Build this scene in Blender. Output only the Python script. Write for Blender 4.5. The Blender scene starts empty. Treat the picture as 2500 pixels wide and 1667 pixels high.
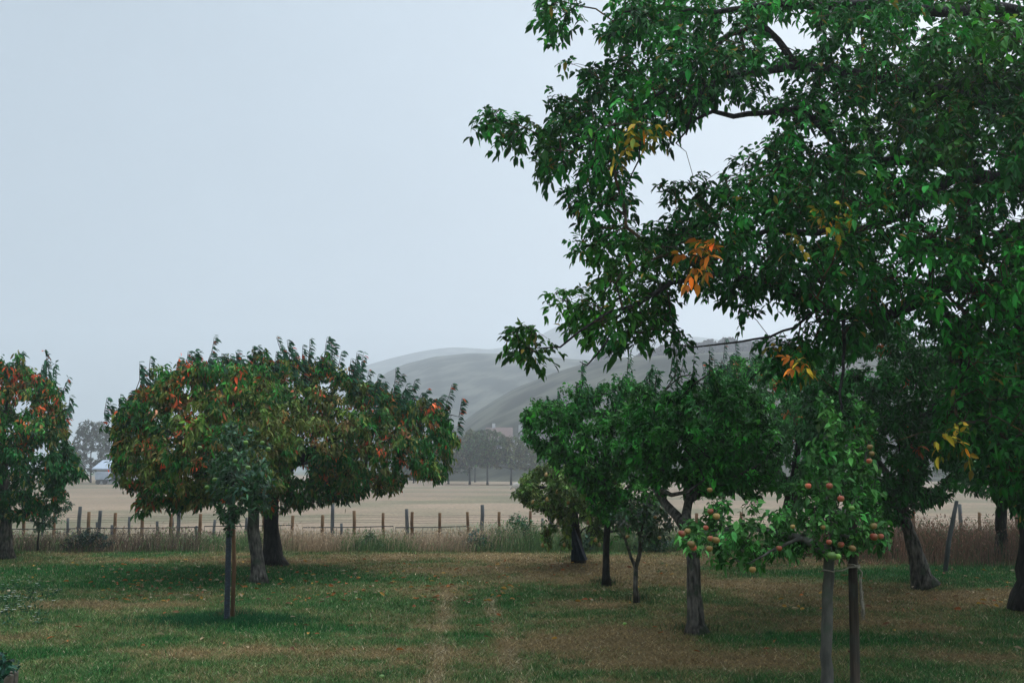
import bpy, math, random
import numpy as np

S = bpy.context.scene
C = bpy.context.collection
R = math.radians
rng = np.random.RandomState(7)
random.seed(7)

# ------------------------------------------------------------------ camera, sky, sun, exposure
W0, H0, FPX = 2500.0, 1667.0, 2431.0
EYE = 1.7
PITCH = math.atan((1140 - H0 / 2) / FPX)
cd = bpy.data.cameras.new('camera'); cam = bpy.data.objects.new('camera', cd); C.objects.link(cam)
cd.sensor_width = 36; cd.lens = 36 * FPX / W0; cd.clip_start = 0.05; cd.clip_end = 6000
cam.location = (0, 0, EYE); cam.rotation_euler = (R(90) + PITCH, 0, 0)
S.camera = cam

SUN_EL, SUN_AZ = R(38), R(42)          # azimuth measured from +Y towards +X
w = bpy.data.worlds.new('World'); S.world = w; w.use_nodes = True
nt = w.node_tree; nt.nodes.clear()
sky = nt.nodes.new('ShaderNodeTexSky'); sky.sky_type = 'NISHITA'; sky.sun_disc = False
sky.sun_elevation = SUN_EL; sky.sun_rotation = SUN_AZ
sky.dust_density = 4.0; sky.air_density = 1.0; sky.ozone_density = 1.0
hs = nt.nodes.new('ShaderNodeHueSaturation'); hs.inputs['Saturation'].default_value = 0.42
gm = nt.nodes.new('ShaderNodeMix'); gm.data_type = 'RGBA'; gm.inputs[0].default_value = 0.62
gm.inputs[7].default_value = (6.85, 8.45, 9.8, 1)     # even light of the cloud sheet
bg = nt.nodes.new('ShaderNodeBackground'); bg.inputs['Strength'].default_value = 0.12
wo = nt.nodes.new('ShaderNodeOutputWorld')
nt.links.new(sky.outputs[0], hs.inputs['Color']); nt.links.new(hs.outputs[0], gm.inputs[6])
wtc = nt.nodes.new('ShaderNodeTexCoord'); dp = nt.nodes.new('ShaderNodeVectorMath'); dp.operation = 'DOT_PRODUCT'; dp.inputs[1].default_value = (0.20, 0.0, 0.98)
nt.links.new(wtc.outputs['Generated'], dp.inputs[0])
cm = nt.nodes.new('ShaderNodeMapRange'); cm.interpolation_type = 'SMOOTHSTEP'; cm.inputs[1].default_value = 0.45; cm.inputs[2].default_value = 1.0; cm.inputs[3].default_value = 0.385; cm.inputs[4].default_value = 2.15
nt.links.new(dp.outputs['Value'], cm.inputs[0])
cn = nt.nodes.new('ShaderNodeTexNoise'); cn.inputs['Scale'].default_value = 1.6; cn.inputs['Detail'].default_value = 5; cn.inputs['Roughness'].default_value = 0.55
nt.links.new(wtc.outputs['Generated'], cn.inputs['Vector'])
cq = nt.nodes.new('ShaderNodeMapRange'); cq.inputs[1].default_value = 0.3; cq.inputs[2].default_value = 0.7; cq.inputs[3].default_value = 0.90; cq.inputs[4].default_value = 1.10
nt.links.new(cn.outputs['Fac'], cq.inputs[0])
cx = nt.nodes.new('ShaderNodeMath'); cx.operation = 'MULTIPLY'; nt.links.new(cm.outputs[0], cx.inputs[0]); nt.links.new(cq.outputs[0], cx.inputs[1])
vs_ = nt.nodes.new('ShaderNodeVectorMath'); vs_.operation = 'SCALE'; nt.links.new(gm.outputs[2], vs_.inputs[0]); nt.links.new(cx.outputs[0], vs_.inputs['Scale'])
nt.links.new(vs_.outputs[0], bg.inputs['Color']); nt.links.new(bg.outputs[0], wo.inputs['Surface'])

sd = bpy.data.lights.new('sun', 'SUN'); sun = bpy.data.objects.new('sun', sd); C.objects.link(sun)
sd.energy = 0.9; sd.angle = R(25); sd.color = (1.0, 0.97, 0.93)
sun.rotation_euler = (R(90) - SUN_EL, 0, -SUN_AZ + R(180)); sun.location = (30, 30, 40)

S.view_settings.view_transform = 'Standard'; S.view_settings.look = 'None'
S.view_settings.exposure = 0.72; S.view_settings.gamma = 1.0
S.cycles.use_denoising = True
S.cycles.max_bounces = 6; S.cycles.diffuse_bounces = 3; S.cycles.transmission_bounces = 4
S.cycles.volume_bounces = 1; S.cycles.glossy_bounces = 2

# ------------------------------------------------------------------ pixel -> place helpers
def ray(px, py):
    px = np.asarray(px, float); py = np.asarray(py, float)
    dx = (px - W0 / 2) / FPX; dy = (H0 / 2 - py) / FPX
    c, s = math.cos(PITCH), math.sin(PITCH)
    return np.stack([dx, c - s * dy, s + c * dy], -1)
def at(px, py, D):
    d = ray(px, py)
    return np.array([0, 0, EYE]) + d * (np.asarray(D, float) / d[..., 1])[..., None]
def on_ground(px, py, z=0.0):
    d = ray(px, py); t = (z - EYE) / d[..., 2]
    p = np.array([0, 0, EYE]) + d * t[..., None]
    return p

# ------------------------------------------------------------------ tags
def tag(o, label=None, cat=None, group=None, kind=None):
    if label: o['label'] = label
    if cat: o['category'] = cat
    if group: o['group'] = group
    if kind: o['kind'] = kind
    return o
def empty(name, loc, label, cat, group=None):
    o = bpy.data.objects.new(name, None); C.objects.link(o); o.location = tuple(float(v) for v in loc)
    o.empty_display_size = 0.2
    return tag(o, label, cat, group)

# ------------------------------------------------------------------ materials
def mat(name):
    m = bpy.data.materials.new(name); m.use_nodes = True
    return m, m.node_tree, m.node_tree.nodes['Principled BSDF']
def leaf_mat(name, transl=0.22, rough=0.5, back=(1.6, 1.25, 1.7)):
    m, n, b = mat(name); L = n.links.new
    a = n.nodes.new('ShaderNodeAttribute'); a.attribute_name = 'col'
    geo = n.nodes.new('ShaderNodeNewGeometry')
    mul = n.nodes.new('ShaderNodeMix'); mul.data_type = 'RGBA'; mul.blend_type = 'MULTIPLY'; mul.inputs[0].default_value = 1
    L(a.outputs['Color'], mul.inputs[6]); mul.inputs[7].default_value = (*back, 1)
    mx = n.nodes.new('ShaderNodeMix'); mx.data_type = 'RGBA'
    L(geo.outputs['Backfacing'], mx.inputs[0]); L(a.outputs['Color'], mx.inputs[6]); L(mul.outputs[2], mx.inputs[7])
    L(mx.outputs[2], b.inputs['Base Color']); b.inputs['Roughness'].default_value = rough
    b.inputs['Specular IOR Level'].default_value = 0.12
    t = n.nodes.new('ShaderNodeBsdfTranslucent'); L(a.outputs['Color'], t.inputs['Color'])
    ms = n.nodes.new('ShaderNodeMixShader'); ms.inputs[0].default_value = transl
    out = n.nodes['Material Output']
    L(b.outputs[0], ms.inputs[1]); L(t.outputs[0], ms.inputs[2]); L(ms.outputs[0], out.inputs['Surface'])
    return m
def noise_mat(name, c1, c2, scale=8, rough=0.9, bump=0.4, bscale=None, stretch=(1, 1, 1), c3=None, detail=6, dist=0.02):
    m, n, b = mat(name); L = n.links.new
    tc = n.nodes.new('ShaderNodeTexCoord'); mp = n.nodes.new('ShaderNodeMapping'); mp.inputs['Scale'].default_value = stretch
    L(tc.outputs['Object'], mp.inputs['Vector'])
    ns = n.nodes.new('ShaderNodeTexNoise'); ns.inputs['Scale'].default_value = scale; ns.inputs['Detail'].default_value = detail
    L(mp.outputs[0], ns.inputs['Vector'])
    cr = n.nodes.new('ShaderNodeValToRGB'); e = cr.color_ramp.elements
    e[0].position = 0.35; e[0].color = (*c1, 1); e[1].position = 0.68; e[1].color = (*c2, 1)
    L(ns.outputs['Fac'], cr.inputs[0])
    col = cr.outputs[0]
    if c3:
        n2 = n.nodes.new('ShaderNodeTexNoise'); n2.inputs['Scale'].default_value = scale * 0.35; n2.inputs['Detail'].default_value = 4
        L(tc.outputs['Object'], n2.inputs['Vector'])
        r2 = n.nodes.new('ShaderNodeValToRGB'); r2.color_ramp.elements[0].position = 0.52; r2.color_ramp.elements[1].position = 0.66
        L(n2.outputs['Fac'], r2.inputs[0])
        mx = n.nodes.new('ShaderNodeMix'); mx.data_type = 'RGBA'
        L(r2.outputs[0], mx.inputs[0]); L(col, mx.inputs[6]); mx.inputs[7].default_value = (*c3, 1); col = mx.outputs[2]
    L(col, b.inputs['Base Color']); b.inputs['Roughness'].default_value = rough
    b.inputs['Specular IOR Level'].default_value = 0.2
    if bump:
        nb = n.nodes.new('ShaderNodeTexNoise'); nb.inputs['Scale'].default_value = bscale or scale * 2; nb.inputs['Detail'].default_value = 8
        L(mp.outputs[0], nb.inputs['Vector'])
        bp = n.nodes.new('ShaderNodeBump'); bp.inputs['Strength'].default_value = bump; bp.inputs['Distance'].default_value = dist
        L(nb.outputs['Fac'], bp.inputs['Height']); L(bp.outputs[0], b.inputs['Normal'])
    return m
def attr_mat(name, rough=0.9, bump=0.0, bscale=40, spec=0.2, fine=None):
    m, n, b = mat(name); L = n.links.new
    a = n.nodes.new('ShaderNodeAttribute'); a.attribute_name = 'col'; col = a.outputs['Color']
    tc = n.nodes.new('ShaderNodeTexCoord')
    if fine:
        ns = n.nodes.new('ShaderNodeTexNoise'); ns.inputs['Scale'].default_value = fine; ns.inputs['Detail'].default_value = 7
        L(tc.outputs['Object'], ns.inputs['Vector'])
        mr = n.nodes.new('ShaderNodeMapRange'); mr.inputs[1].default_value = 0.25; mr.inputs[2].default_value = 0.75
        mr.inputs[3].default_value = 0.6; mr.inputs[4].default_value = 1.4; L(ns.outputs['Fac'], mr.inputs[0])
        vm = n.nodes.new('ShaderNodeVectorMath'); vm.operation = 'SCALE'; L(col, vm.inputs[0]); L(mr.outputs[0], vm.inputs['Scale'])
        col = vm.outputs[0]
    L(col, b.inputs['Base Color']); b.inputs['Roughness'].default_value = rough; b.inputs['Specular IOR Level'].default_value = spec
    if bump:
        nb = n.nodes.new('ShaderNodeTexNoise'); nb.inputs['Scale'].default_value = bscale; nb.inputs['Detail'].default_value = 8
        L(tc.outputs['Object'], nb.inputs['Vector'])
        bp = n.nodes.new('ShaderNodeBump'); bp.inputs['Strength'].default_value = bump; bp.inputs['Distance'].default_value = 0.03
        L(nb.outputs['Fac'], bp.inputs['Height']); L(bp.outputs[0], b.inputs['Normal'])
    return m

M_leaf = leaf_mat('orchard_leaf'); M_walnut = leaf_mat('walnut_leaf', 0.2, 0.5, (1.15, 1.08, 1.2))
M_far = leaf_mat('far_leaf', 0.2, 0.7, (1, 1, 1))
M_cherry = leaf_mat('cherry_leaf', 0.2, 0.5, (1.5, 1.25, 1.5))
M_grass = leaf_mat('grass_blade', 0.12, 0.75, (1, 1, 1))
M_litter = leaf_mat('fallen_leaf', 0.1, 0.7, (0.9, 0.9, 0.95))
M_bark = noise_mat('grey_brown_bark', (0.022, 0.019, 0.016), (0.16, 0.14, 0.115), 26, 0.95, 1.0, 30, (1, 1, 0.3), (0.045, 0.055, 0.034), dist=0.03)
M_barkd = noise_mat('dark_bark', (0.014, 0.012, 0.011), (0.042, 0.036, 0.032), 22, 0.95, 1.0, 30, (1, 1, 0.3), dist=0.03)
M_lichen = noise_mat('lichen_bark', (0.035, 0.028, 0.02), (0.10, 0.075, 0.045), 14, 0.95, 0.9, 30, (1, 1, 0.6), (0.17, 0.09, 0.025), dist=0.02)
M_post = noise_mat('tanned_post', (0.12, 0.062, 0.03), (0.20, 0.115, 0.058), 12, 0.9, 0.6, 30, (1, 1, 0.15))
M_grey = noise_mat('weathered_grey_wood', (0.05, 0.052, 0.052), (0.12, 0.12, 0.115), 14, 0.95, 0.6, 30, (1, 1, 0.12))
M_stake = noise_mat('weathered_stake', (0.030, 0.021, 0.016), (0.16, 0.12, 0.085), 16, 0.95, 1.0, 28, (1, 1, 0.06), (0.05, 0.045, 0.035))
M_wire = noise_mat('rusty_wire', (0.03, 0.028, 0.028), (0.07, 0.065, 0.06), 20, 0.6, 0)
M_rope = noise_mat('hemp_rope', (0.26, 0.21, 0.16), (0.42, 0.36, 0.28), 60, 0.9, 0.6, 90)
M_soil = noise_mat('dark_soil', (0.02, 0.015, 0.012), (0.06, 0.045, 0.035), 20, 0.95, 1.0, 25)
M_timber = noise_mat('planter_timber', (0.06, 0.05, 0.038), (0.15, 0.125, 0.095), 14, 0.9, 0.8, 24, (0.3, 0.3, 1))

# ------------------------------------------------------------------ mesh builders
def link_mesh(name, V, faces, material, parent=None, col=None, smooth=False, origin=None):
    """faces: list of int arrays (n,3) or (n,4)"""
    V = np.asarray(V, np.float32)
    me = bpy.data.meshes.new(name)
    if origin is not None: V = V - np.asarray(origin, np.float32)
    me.vertices.add(len(V)); me.vertices.foreach_set('co', V.ravel())
    faces = [np.asarray(f, np.int32) for f in faces if len(f)]
    li = np.concatenate([f.ravel() for f in faces])
    tot = np.concatenate([np.full(len(f), f.shape[1], np.int32) for f in faces])
    st = np.concatenate([[0], np.cumsum(tot)[:-1]]).astype(np.int32)
    me.loops.add(len(li)); me.loops.foreach_set('vertex_index', li)
    me.polygons.add(len(tot)); me.polygons.foreach_set('loop_start', st)
    try: me.polygons.foreach_set('loop_total', tot)
    except Exception: pass
    me.polygons.foreach_set('use_smooth', np.full(len(tot), smooth, bool))
    if col is not None:
        a = me.attributes.new('col', 'FLOAT_COLOR', 'POINT')
        cc = np.ones((len(V), 4), np.float32); cc[:, :3] = col; a.data.foreach_set('color', cc.ravel())
    me.update(calc_edges=True)
    me.materials.append(material)
    o = bpy.data.objects.new(name, me); C.objects.link(o)
    if origin is not None and parent is None: o.location = tuple(float(v) for v in origin)
    if parent is not None: o.parent = parent
    return o

class MB:
    def __init__(s): s.V = []; s.T = []; s.Q = []; s.n = 0; s.cols = []
    def add(s, V, T=None, Q=None, col=None):
        V = np.asarray(V, float)
        s.V.append(V)
        if T is not None and len(T): s.T.append(np.asarray(T) + s.n)
        if Q is not None and len(Q): s.Q.append(np.asarray(Q) + s.n)
        s.cols.append(np.broadcast_to(np.asarray(col if col is not None else (1, 1, 1), float), (len(V), 3)))
        s.n += len(V)
    def tube(s, pts, rad, sides=8, cap=True, wob=0.0, col=None, rs=None):
        pts = np.asarray(pts, float); n = len(pts); rad = np.broadcast_to(np.asarray(rad, float), (n,))
        tg = np.gradient(pts, axis=0); tg /= np.linalg.norm(tg, axis=1)[:, None] + 1e-9
        ref = np.array([0.0, 1.0, 0.0]) if abs(tg[:, 1]).mean() < 0.8 else np.array([1.0, 0, 0])
        a = np.cross(tg, ref); a /= np.linalg.norm(a, axis=1)[:, None] + 1e-9
        b = np.cross(tg, a)
        th = np.arange(sides) / sides * 2 * math.pi
        ring = a[:, None] * np.cos(th)[None, :, None] + b[:, None] * np.sin(th)[None, :, None]
        rr = rad[:, None] * np.ones((n, sides))
        if wob:
            r_ = rs or rng
            lob = 1 + wob * (r_.rand(n, sides) - 0.5) + wob * 0.7 * np.sin(th * 3 + r_.rand() * 6)[None, :] * (0.5 + r_.rand(n, 1) * 0.5)
            rr = rr * lob
        V = pts[:, None] + ring * rr[..., None]
        V = V.reshape(-1, 3)
        i = np.arange(n - 1)[:, None] * sides; j = np.arange(sides)[None]; k = (j + 1) % sides
        Q = np.stack([i + j, i + k, i + sides + k, i + sides + j], -1).reshape(-1, 4)
        T = []
        if cap:
            V = np.vstack([V, pts[:1], pts[-1:]]); c0 = n * sides
            for q in range(sides):
                T.append((c0, (q + 1) % sides, q)); T.append((c0 + 1, (n - 1) * sides + q, (n - 1) * sides + (q + 1) % sides))
        s.add(V, T, Q, col)
    def box(s, lo, hi, col=None, rz=0, piv=None):
        x0, y0, z0 = lo; x1, y1, z1 = hi
        V = np.array([(x0, y0, z0), (x1, y0, z0), (x1, y1, z0), (x0, y1, z0), (x0, y0, z1), (x1, y0, z1), (x1, y1, z1), (x0, y1, z1)], float)
        if rz:
            p = np.array(piv if piv is not None else ((x0 + x1) / 2, (y0 + y1) / 2))
            c, n = math.cos(rz), math.sin(rz); d = V[:, :2] - p
            V[:, 0] = p[0] + d[:, 0] * c - d[:, 1] * n; V[:, 1] = p[1] + d[:, 0] * n + d[:, 1] * c
        s.add(V, None, [(0, 3, 2, 1), (4, 5, 6, 7), (0, 1, 5, 4), (1, 2, 6, 5), (2, 3, 7, 6), (3, 0, 4, 7)], col)
    def build(s, name, material, parent=None, smooth=False, origin=None, colour=False):
        V = np.vstack(s.V); F = []
        if s.T: F.append(np.vstack(s.T))
        if s.Q: F.append(np.vstack(s.Q))
        return link_mesh(name, V, F, material, parent, np.vstack(s.cols) if colour else None, smooth, origin)

def unit(v): return v / (np.linalg.norm(v, axis=-1, keepdims=True) + 1e-9)

def leaves(P, A, N, L, Wd, col, droop=0.25, fold=0.25, rich=True):
    """n leaves: base points P, directions A, face normals N; returns V, T, Q, col"""
    n = len(P); L = np.broadcast_to(L, (n,))[:, None]; Wd = np.broadcast_to(Wd, (n,))[:, None]
    A = unit(A); Sd = unit(np.cross(A, N)); N2 = np.cross(Sd, A)
    g = np.array([0, 0, -1.0]); droop = np.broadcast_to(droop, (n,))[:, None]
    def mid(t): return P + A * L * t + g * droop * L * t * t
    if rich:
        m1, m2, tip = mid(0.33), mid(0.7), mid(1.0)
        l1 = m1 + Sd * Wd * .5 + N2 * Wd * fold; r1 = m1 - Sd * Wd * .5 + N2 * Wd * fold
        l2 = m2 + Sd * Wd * .40 + N2 * Wd * fold; r2 = m2 - Sd * Wd * .40 + N2 * Wd * fold
        V = np.stack([P, l1, m1, r1, l2, m2, r2, tip], 1).reshape(-1, 3)
        b = (np.arange(n) * 8)[:, None, None]
        T = (b + np.array([[0, 2, 1], [0, 3, 2], [4, 5, 7], [5, 6, 7]])[None]).reshape(-1, 3)
        Q = (b + np.array([[1, 2, 5, 4], [2, 3, 6, 5]])[None]).reshape(-1, 4)
        return V, T, Q, np.repeat(col, 8, 0)
    m1, tip = mid(0.5), mid(1.0)
    l1 = m1 + Sd * Wd * .5 + N2 * Wd * fold; r1 = m1 - Sd * Wd * .5 + N2 * Wd * fold
    V = np.stack([P, l1, r1, tip], 1).reshape(-1, 3)
    b = (np.arange(n) * 4)[:, None, None]
    T = (b + np.array([[0, 3, 1], [0, 2, 3]])[None]).reshape(-1, 3)
    return V, T, None, np.repeat(col, 4, 0)

# ------------------------------------------------------------------ noise and polygons
_tab = np.random.RandomState(3).rand(256, 256)
def vnoise(x, y):
    xi = np.floor(x).astype(int); yi = np.floor(y).astype(int); fx = x - xi; fy = y - yi
    fx = fx * fx * (3 - 2 * fx); fy = fy * fy * (3 - 2 * fy)
    g = lambda a, b: _tab[a & 255, b & 255]
    return (g(xi, yi) * (1 - fx) + g(xi + 1, yi) * fx) * (1 - fy) + (g(xi, yi + 1) * (1 - fx) + g(xi + 1, yi + 1) * fx) * fy
def fbm(x, y, o=4):
    s = 0; a = 0.5; t = 0
    for k in range(o):
        s = s + a * vnoise(x * 2 ** k + 17.3 * k, y * 2 ** k + 5.1 * k); t += a; a *= 0.55
    return s / t
def inside(poly, P):
    poly = np.asarray(poly, float); x, y = P[:, 0], P[:, 1]; r = np.zeros(len(P), bool)
    a = poly; b = np.roll(poly, -1, 0)
    for (x0, y0), (x1, y1) in zip(a, b):
        c = ((y0 > y) != (y1 > y)) & (x < (x1 - x0) * (y - y0) / (y1 - y0 + 1e-12) + x0); r ^= c
    return r
def edge_dist(poly, P):
    poly = np.asarray(poly, float); d = np.full(len(P), 1e9)
    for a, b in zip(poly, np.roll(poly, -1, 0)):
        ab = b - a; t = np.clip(((P - a) @ ab) / (ab @ ab + 1e-9), 0, 1)
        d = np.minimum(d, np.linalg.norm(P - (a + t[:, None] * ab), axis=1))
    return d
def sample_poly(polys, n, holes=(), inset=0, rs=rng, hole_pad=8, rag=26, gap=0.30):
    """blue-noise-ish samples of px points inside any polygon, keeping off the holes; returns pts and edge distance"""
    allp = np.vstack([np.asarray(p, float) for p in polys]); lo = allp.min(0); hi = allp.max(0); out = []; dd = []
    while sum(len(o) for o in out) < n:
        P = lo + rs.rand(6000, 2) * (hi - lo); ok = np.zeros(len(P), bool); d = np.zeros(len(P))
        for p in polys:
            i = inside(p, P); e = edge_dist(p, P); ok |= i & (e > inset); d = np.where(i, np.maximum(d, e), d)
        for h in holes:
            hx, hy, rx, ry = h
            q = ((P[:, 0] - hx) / (rx + hole_pad)) ** 2 + ((P[:, 1] - hy) / (ry + hole_pad)) ** 2
            ok &= q > 1
        ok &= d > rag * 2.2 * (fbm(P[:, 0] * 0.028, P[:, 1] * 0.028 + rag, 3) - 0.41)
        ok &= fbm(P[:, 0] * 0.034 + 7, P[:, 1] * 0.034 + n * 0.013, 3) > gap
        out.append(P[ok]); dd.append(d[ok])
    return np.vstack(out)[:n], np.concatenate(dd)[:n]

# ------------------------------------------------------------------ trees
def grow(limbs, tips, rs, step=0.13, pen=0.22, rt=0.0028, expo=2.3, sag=0.0):
    """limbs: list of (points, radii, parent_limb_index or None). tips: (n,3). returns node arrays + tip node ids"""
    pos = []; par = []; pres = []; plen = []
    def push(p, pa, r=-1):
        pos.append(np.asarray(p, float)); par.append(pa); pres.append(r)
        plen.append(0 if pa < 0 else plen[pa] + np.linalg.norm(pos[-1] - pos[pa])); return len(pos) - 1
    for pts, rad, attach in limbs:
        pts = np.asarray(pts, float); rad = np.asarray(rad, float)
        if attach: # nearest existing node
            A = np.array(pos); last = int(np.argmin(((A - pts[0]) ** 2).sum(1))); st = 1
            start = pos[last]; pts = np.vstack([start, pts[1:]])
        else: last = push(pts[0], -1, rad[0]); st = 1
        for k in range(1, len(pts)):
            L = np.linalg.norm(pts[k] - pts[k - 1]); m = max(1, int(L / step))
            for q in range(1, m + 1):
                t = q / m; p = pts[k - 1] * (1 - t) + pts[k] * t
                if q < m: p = p + rs.randn(3) * 0.004
                last = push(p, last, rad[k - 1] * (1 - t) + rad[k] * t)
    cap = 400000
    n0 = len(pos); buf = np.zeros((len(tips) * 14 + n0 + 10, 3)); bl = np.zeros(len(buf)); buf[:n0] = pos; bl[:n0] = plen
    base_top = 0
    d0 = np.array([np.sqrt(((buf[:n0] - t) ** 2).sum(1)).min() for t in tips]) if len(tips) else []
    order = np.argsort(d0 + rs.rand(len(tips)) * 0.15); tipid = np.zeros(len(tips), int)
    zmin = pos[0][2] + 0.0
    n = n0
    for ti in order:
        t = tips[ti]; d = np.sqrt(((buf[:n] - t) ** 2).sum(1)); c = d + pen * bl[:n] * 0.5
        # a twig grows outwards and a little up: dislike attaching to nodes above the tip
        c = c + np.maximum(buf[:n, 2] - t[2], 0) * 0.25
        j = int(np.argmin(c)); a = buf[j]; L = d[j]; m = max(1, min(12, int(L / step)))
        perp = rs.randn(3) * 0.10 * L; last = j
        for q in range(1, m + 1):
            f = q / m; p = a * (1 - f) + t * f + perp * math.sin(math.pi * f) + np.array([0, 0, 0.14 * L * math.sin(math.pi * f)])
            if q < m: p = p + rs.randn(3) * 0.008
            last = push(p, last); buf[n] = p; bl[n] = plen[last]; n += 1
        tipid[ti] = last
    N = len(pos); acc = np.zeros(N); kids = np.zeros(N, int)
    for i in range(N):
        if par[i] >= 0: kids[par[i]] += 1
    for i in range(N - 1, -1, -1):
        if kids[i] == 0: acc[i] = rt ** expo
        if par[i] >= 0: acc[par[i]] += acc[i]
    # parents always precede children, so the reverse sweep has summed everything
    rad = acc ** (1 / expo); pos_r0 = max(pres[0], 0.02)
    for i in range(N):
        if pres[i] > 0: rad[i] = pres[i] * (1 + 0.38 * math.exp(-max(0, pos[i][2] - pos[0][2]) / (1.6 * pos_r0)))
        if par[i] >= 0: rad[i] = min(rad[i], rad[par[i]])
    return np.array(pos), np.array(par), rad, kids, tipid, n0

def wood(pos, par, rad, kids, sel, rs, sides=6, wob=0.1, minr=0.0):
    """tubes along chains for nodes sel (bool); returns MB"""
    mb = MB(); done = np.zeros(len(pos), bool); N = len(pos)
    isleaf = kids == 0
    # follow from each tip towards the root
    has_child_sel = np.zeros(N, bool)
    for i in range(N):
        if sel[i] and par[i] >= 0 and sel[par[i]]: has_child_sel[par[i]] = True
    starts = [i for i in range(N) if sel[i] and not has_child_sel[i]]
    starts.sort(key=lambda i: -rad[i])
    # chain depth: prefer thick chains first
    for s0 in starts:
        ch = [s0]; i = s0
        if done[i]: continue
        done[i] = True
        while par[i] >= 0:
            i = par[i]; ch.append(i)
            if not sel[i] or done[i]: break
            done[i] = True
        if len(ch) < 2: continue
        ch = ch[::-1]; P = pos[ch]; r = rad[ch].copy()
        if len(r) > 1: r[0] = min(r[0], r[1] * 1.5)
        if r.max() < minr: continue
        big = r.max()
        sd = 3 if big < 0.006 else (5 if big < 0.02 else (8 if big < 0.06 else 14))
        mb.tube(P, r, sd, cap=big > 0.02, wob=wob if big > 0.02 else 0, rs=rs)
    return mb

def pal(rs, n, base, var=0.25, huev=0.12):
    c = np.asarray(base, float)[None] * np.exp(rs.randn(n, 1) * var)
    return np.clip(c * np.exp(rs.randn(n, 3) * huev), 0.002, 0.9)

GREEN_W = (0.022, 0.152, 0.019)
YEL = (0.50, 0.30, 0.02); ORG = (0.55, 0.19, 0.02); RED = (0.42, 0.06, 0.02)

def make_tree(name, label, cat, base, limbs, tips, tipcol, rs, leaffn, lmat, bark, bark2=None, trunk_n=None, pen=0.22,
              rt=0.0028, sap=0.13, group=None, minr=0.0, leafname='foliage'):
    root = empty(name, base, label, cat, group)
    off = np.asarray(base, float)
    pos, par, rad, kids, tid, n0 = grow(limbs, tips, rs, step=sap, pen=pen, rt=rt)
    pos = pos - off
    N = len(pos); sel = np.zeros(N, bool); sel[:n0] = True
    wood(pos, par, rad, kids, sel, rs, wob=0.2).build('trunk', bark, root, smooth=True)
    mb = wood(pos, par, rad, kids, ~sel, rs, minr=minr)
    if mb.n: mb.build('branches', bark2 or bark, root, smooth=True)
    tp = pos[tid]; pp = pos[par[tid]]; gp = pos[par[np.maximum(par[tid], 0)]]
    d = unit(tp - gp + 1e-6)
    V, T, Q, col = leaffn(tp, d, tipcol, rs)
    link_mesh(leafname, V, [T] + ([Q] if Q is not None else []), lmat, root, col)
    return root

def simple_leaves(k, L, Wd, droop=(0.1, 0.5), spread=0.9, down=0.2, back=0.22, rich=True, wind=(0, 0, 0), colv=0.22, lv=0.25):
    def fn(tp, d, tc, rs):
        n = len(tp); i = np.repeat(np.arange(n), k)
        s = rs.rand(n * k)
        P = tp[i] - d[i] * (s * back)[:, None] + rs.randn(n * k, 3) * 0.018
        A = d[i] * 0.55 + unit(rs.randn(n * k, 3)) * spread + np.array([0, 0, -down]) + np.array(wind)
        Nn = np.array([0, 0, 1.0]) + rs.randn(n * k, 3) * 0.55
        LL = L * np.exp(rs.randn(n * k) * lv); dr = droop[0] + rs.rand(n * k) * (droop[1] - droop[0])
        c = tc[i] * np.exp(rs.randn(n * k, 1) * colv)
        return leaves(P, A, Nn, LL, LL * Wd * (0.8 + 0.4 * rs.rand(n * k)), c, dr, 0.18, rich)
    return fn

def cherry_leaves(k, L=0.10, back=0.25, colv=0.25, rich=True):
    """long pointed leaves hanging in tassels along the twig"""
    def fn(tp, d, tc, rs):
        n = len(tp); i = np.repeat(np.arange(n), k); s = rs.rand(n * k)
        P = tp[i] - d[i] * (s * back)[:, None] + rs.randn(n * k, 3) * 0.03
        hang = 0.25 + rs.rand(n) * 1.05
        A = unit(rs.randn(n * k, 3)) * 1.0 + d[i] * 0.35 + np.array([0, 0, -1.0]) * hang[i][:, None]
        Nn = unit(rs.randn(n * k, 3)) + np.array([0, -0.5, 0.7])
        LL = L * np.exp(rs.randn(n * k) * 0.2)
        c = tc[i] * np.exp(rs.randn(n * k, 1) * colv) * np.exp(rs.randn(n * k, 3) * 0.08)
        hot = (tc[i][:, 0] > 0.2) & (rs.rand(n * k) < 0.45); c[hot] = np.array((0.045, 0.09, 0.02)) * np.exp(rs.randn(hot.sum(), 1) * 0.4)
        od = rs.rand(n * k); c[od < 0.015] = (0.34, 0.10, 0.03); m_ = (od > 0.015) & (od < 0.10); c[m_] = (0.16, 0.19, 0.035)
        return leaves(P, A, Nn, LL, LL * 0.40, c, 0.1 + rs.rand(n * k) * 0.4, 0.2, rich)
    return fn

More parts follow.
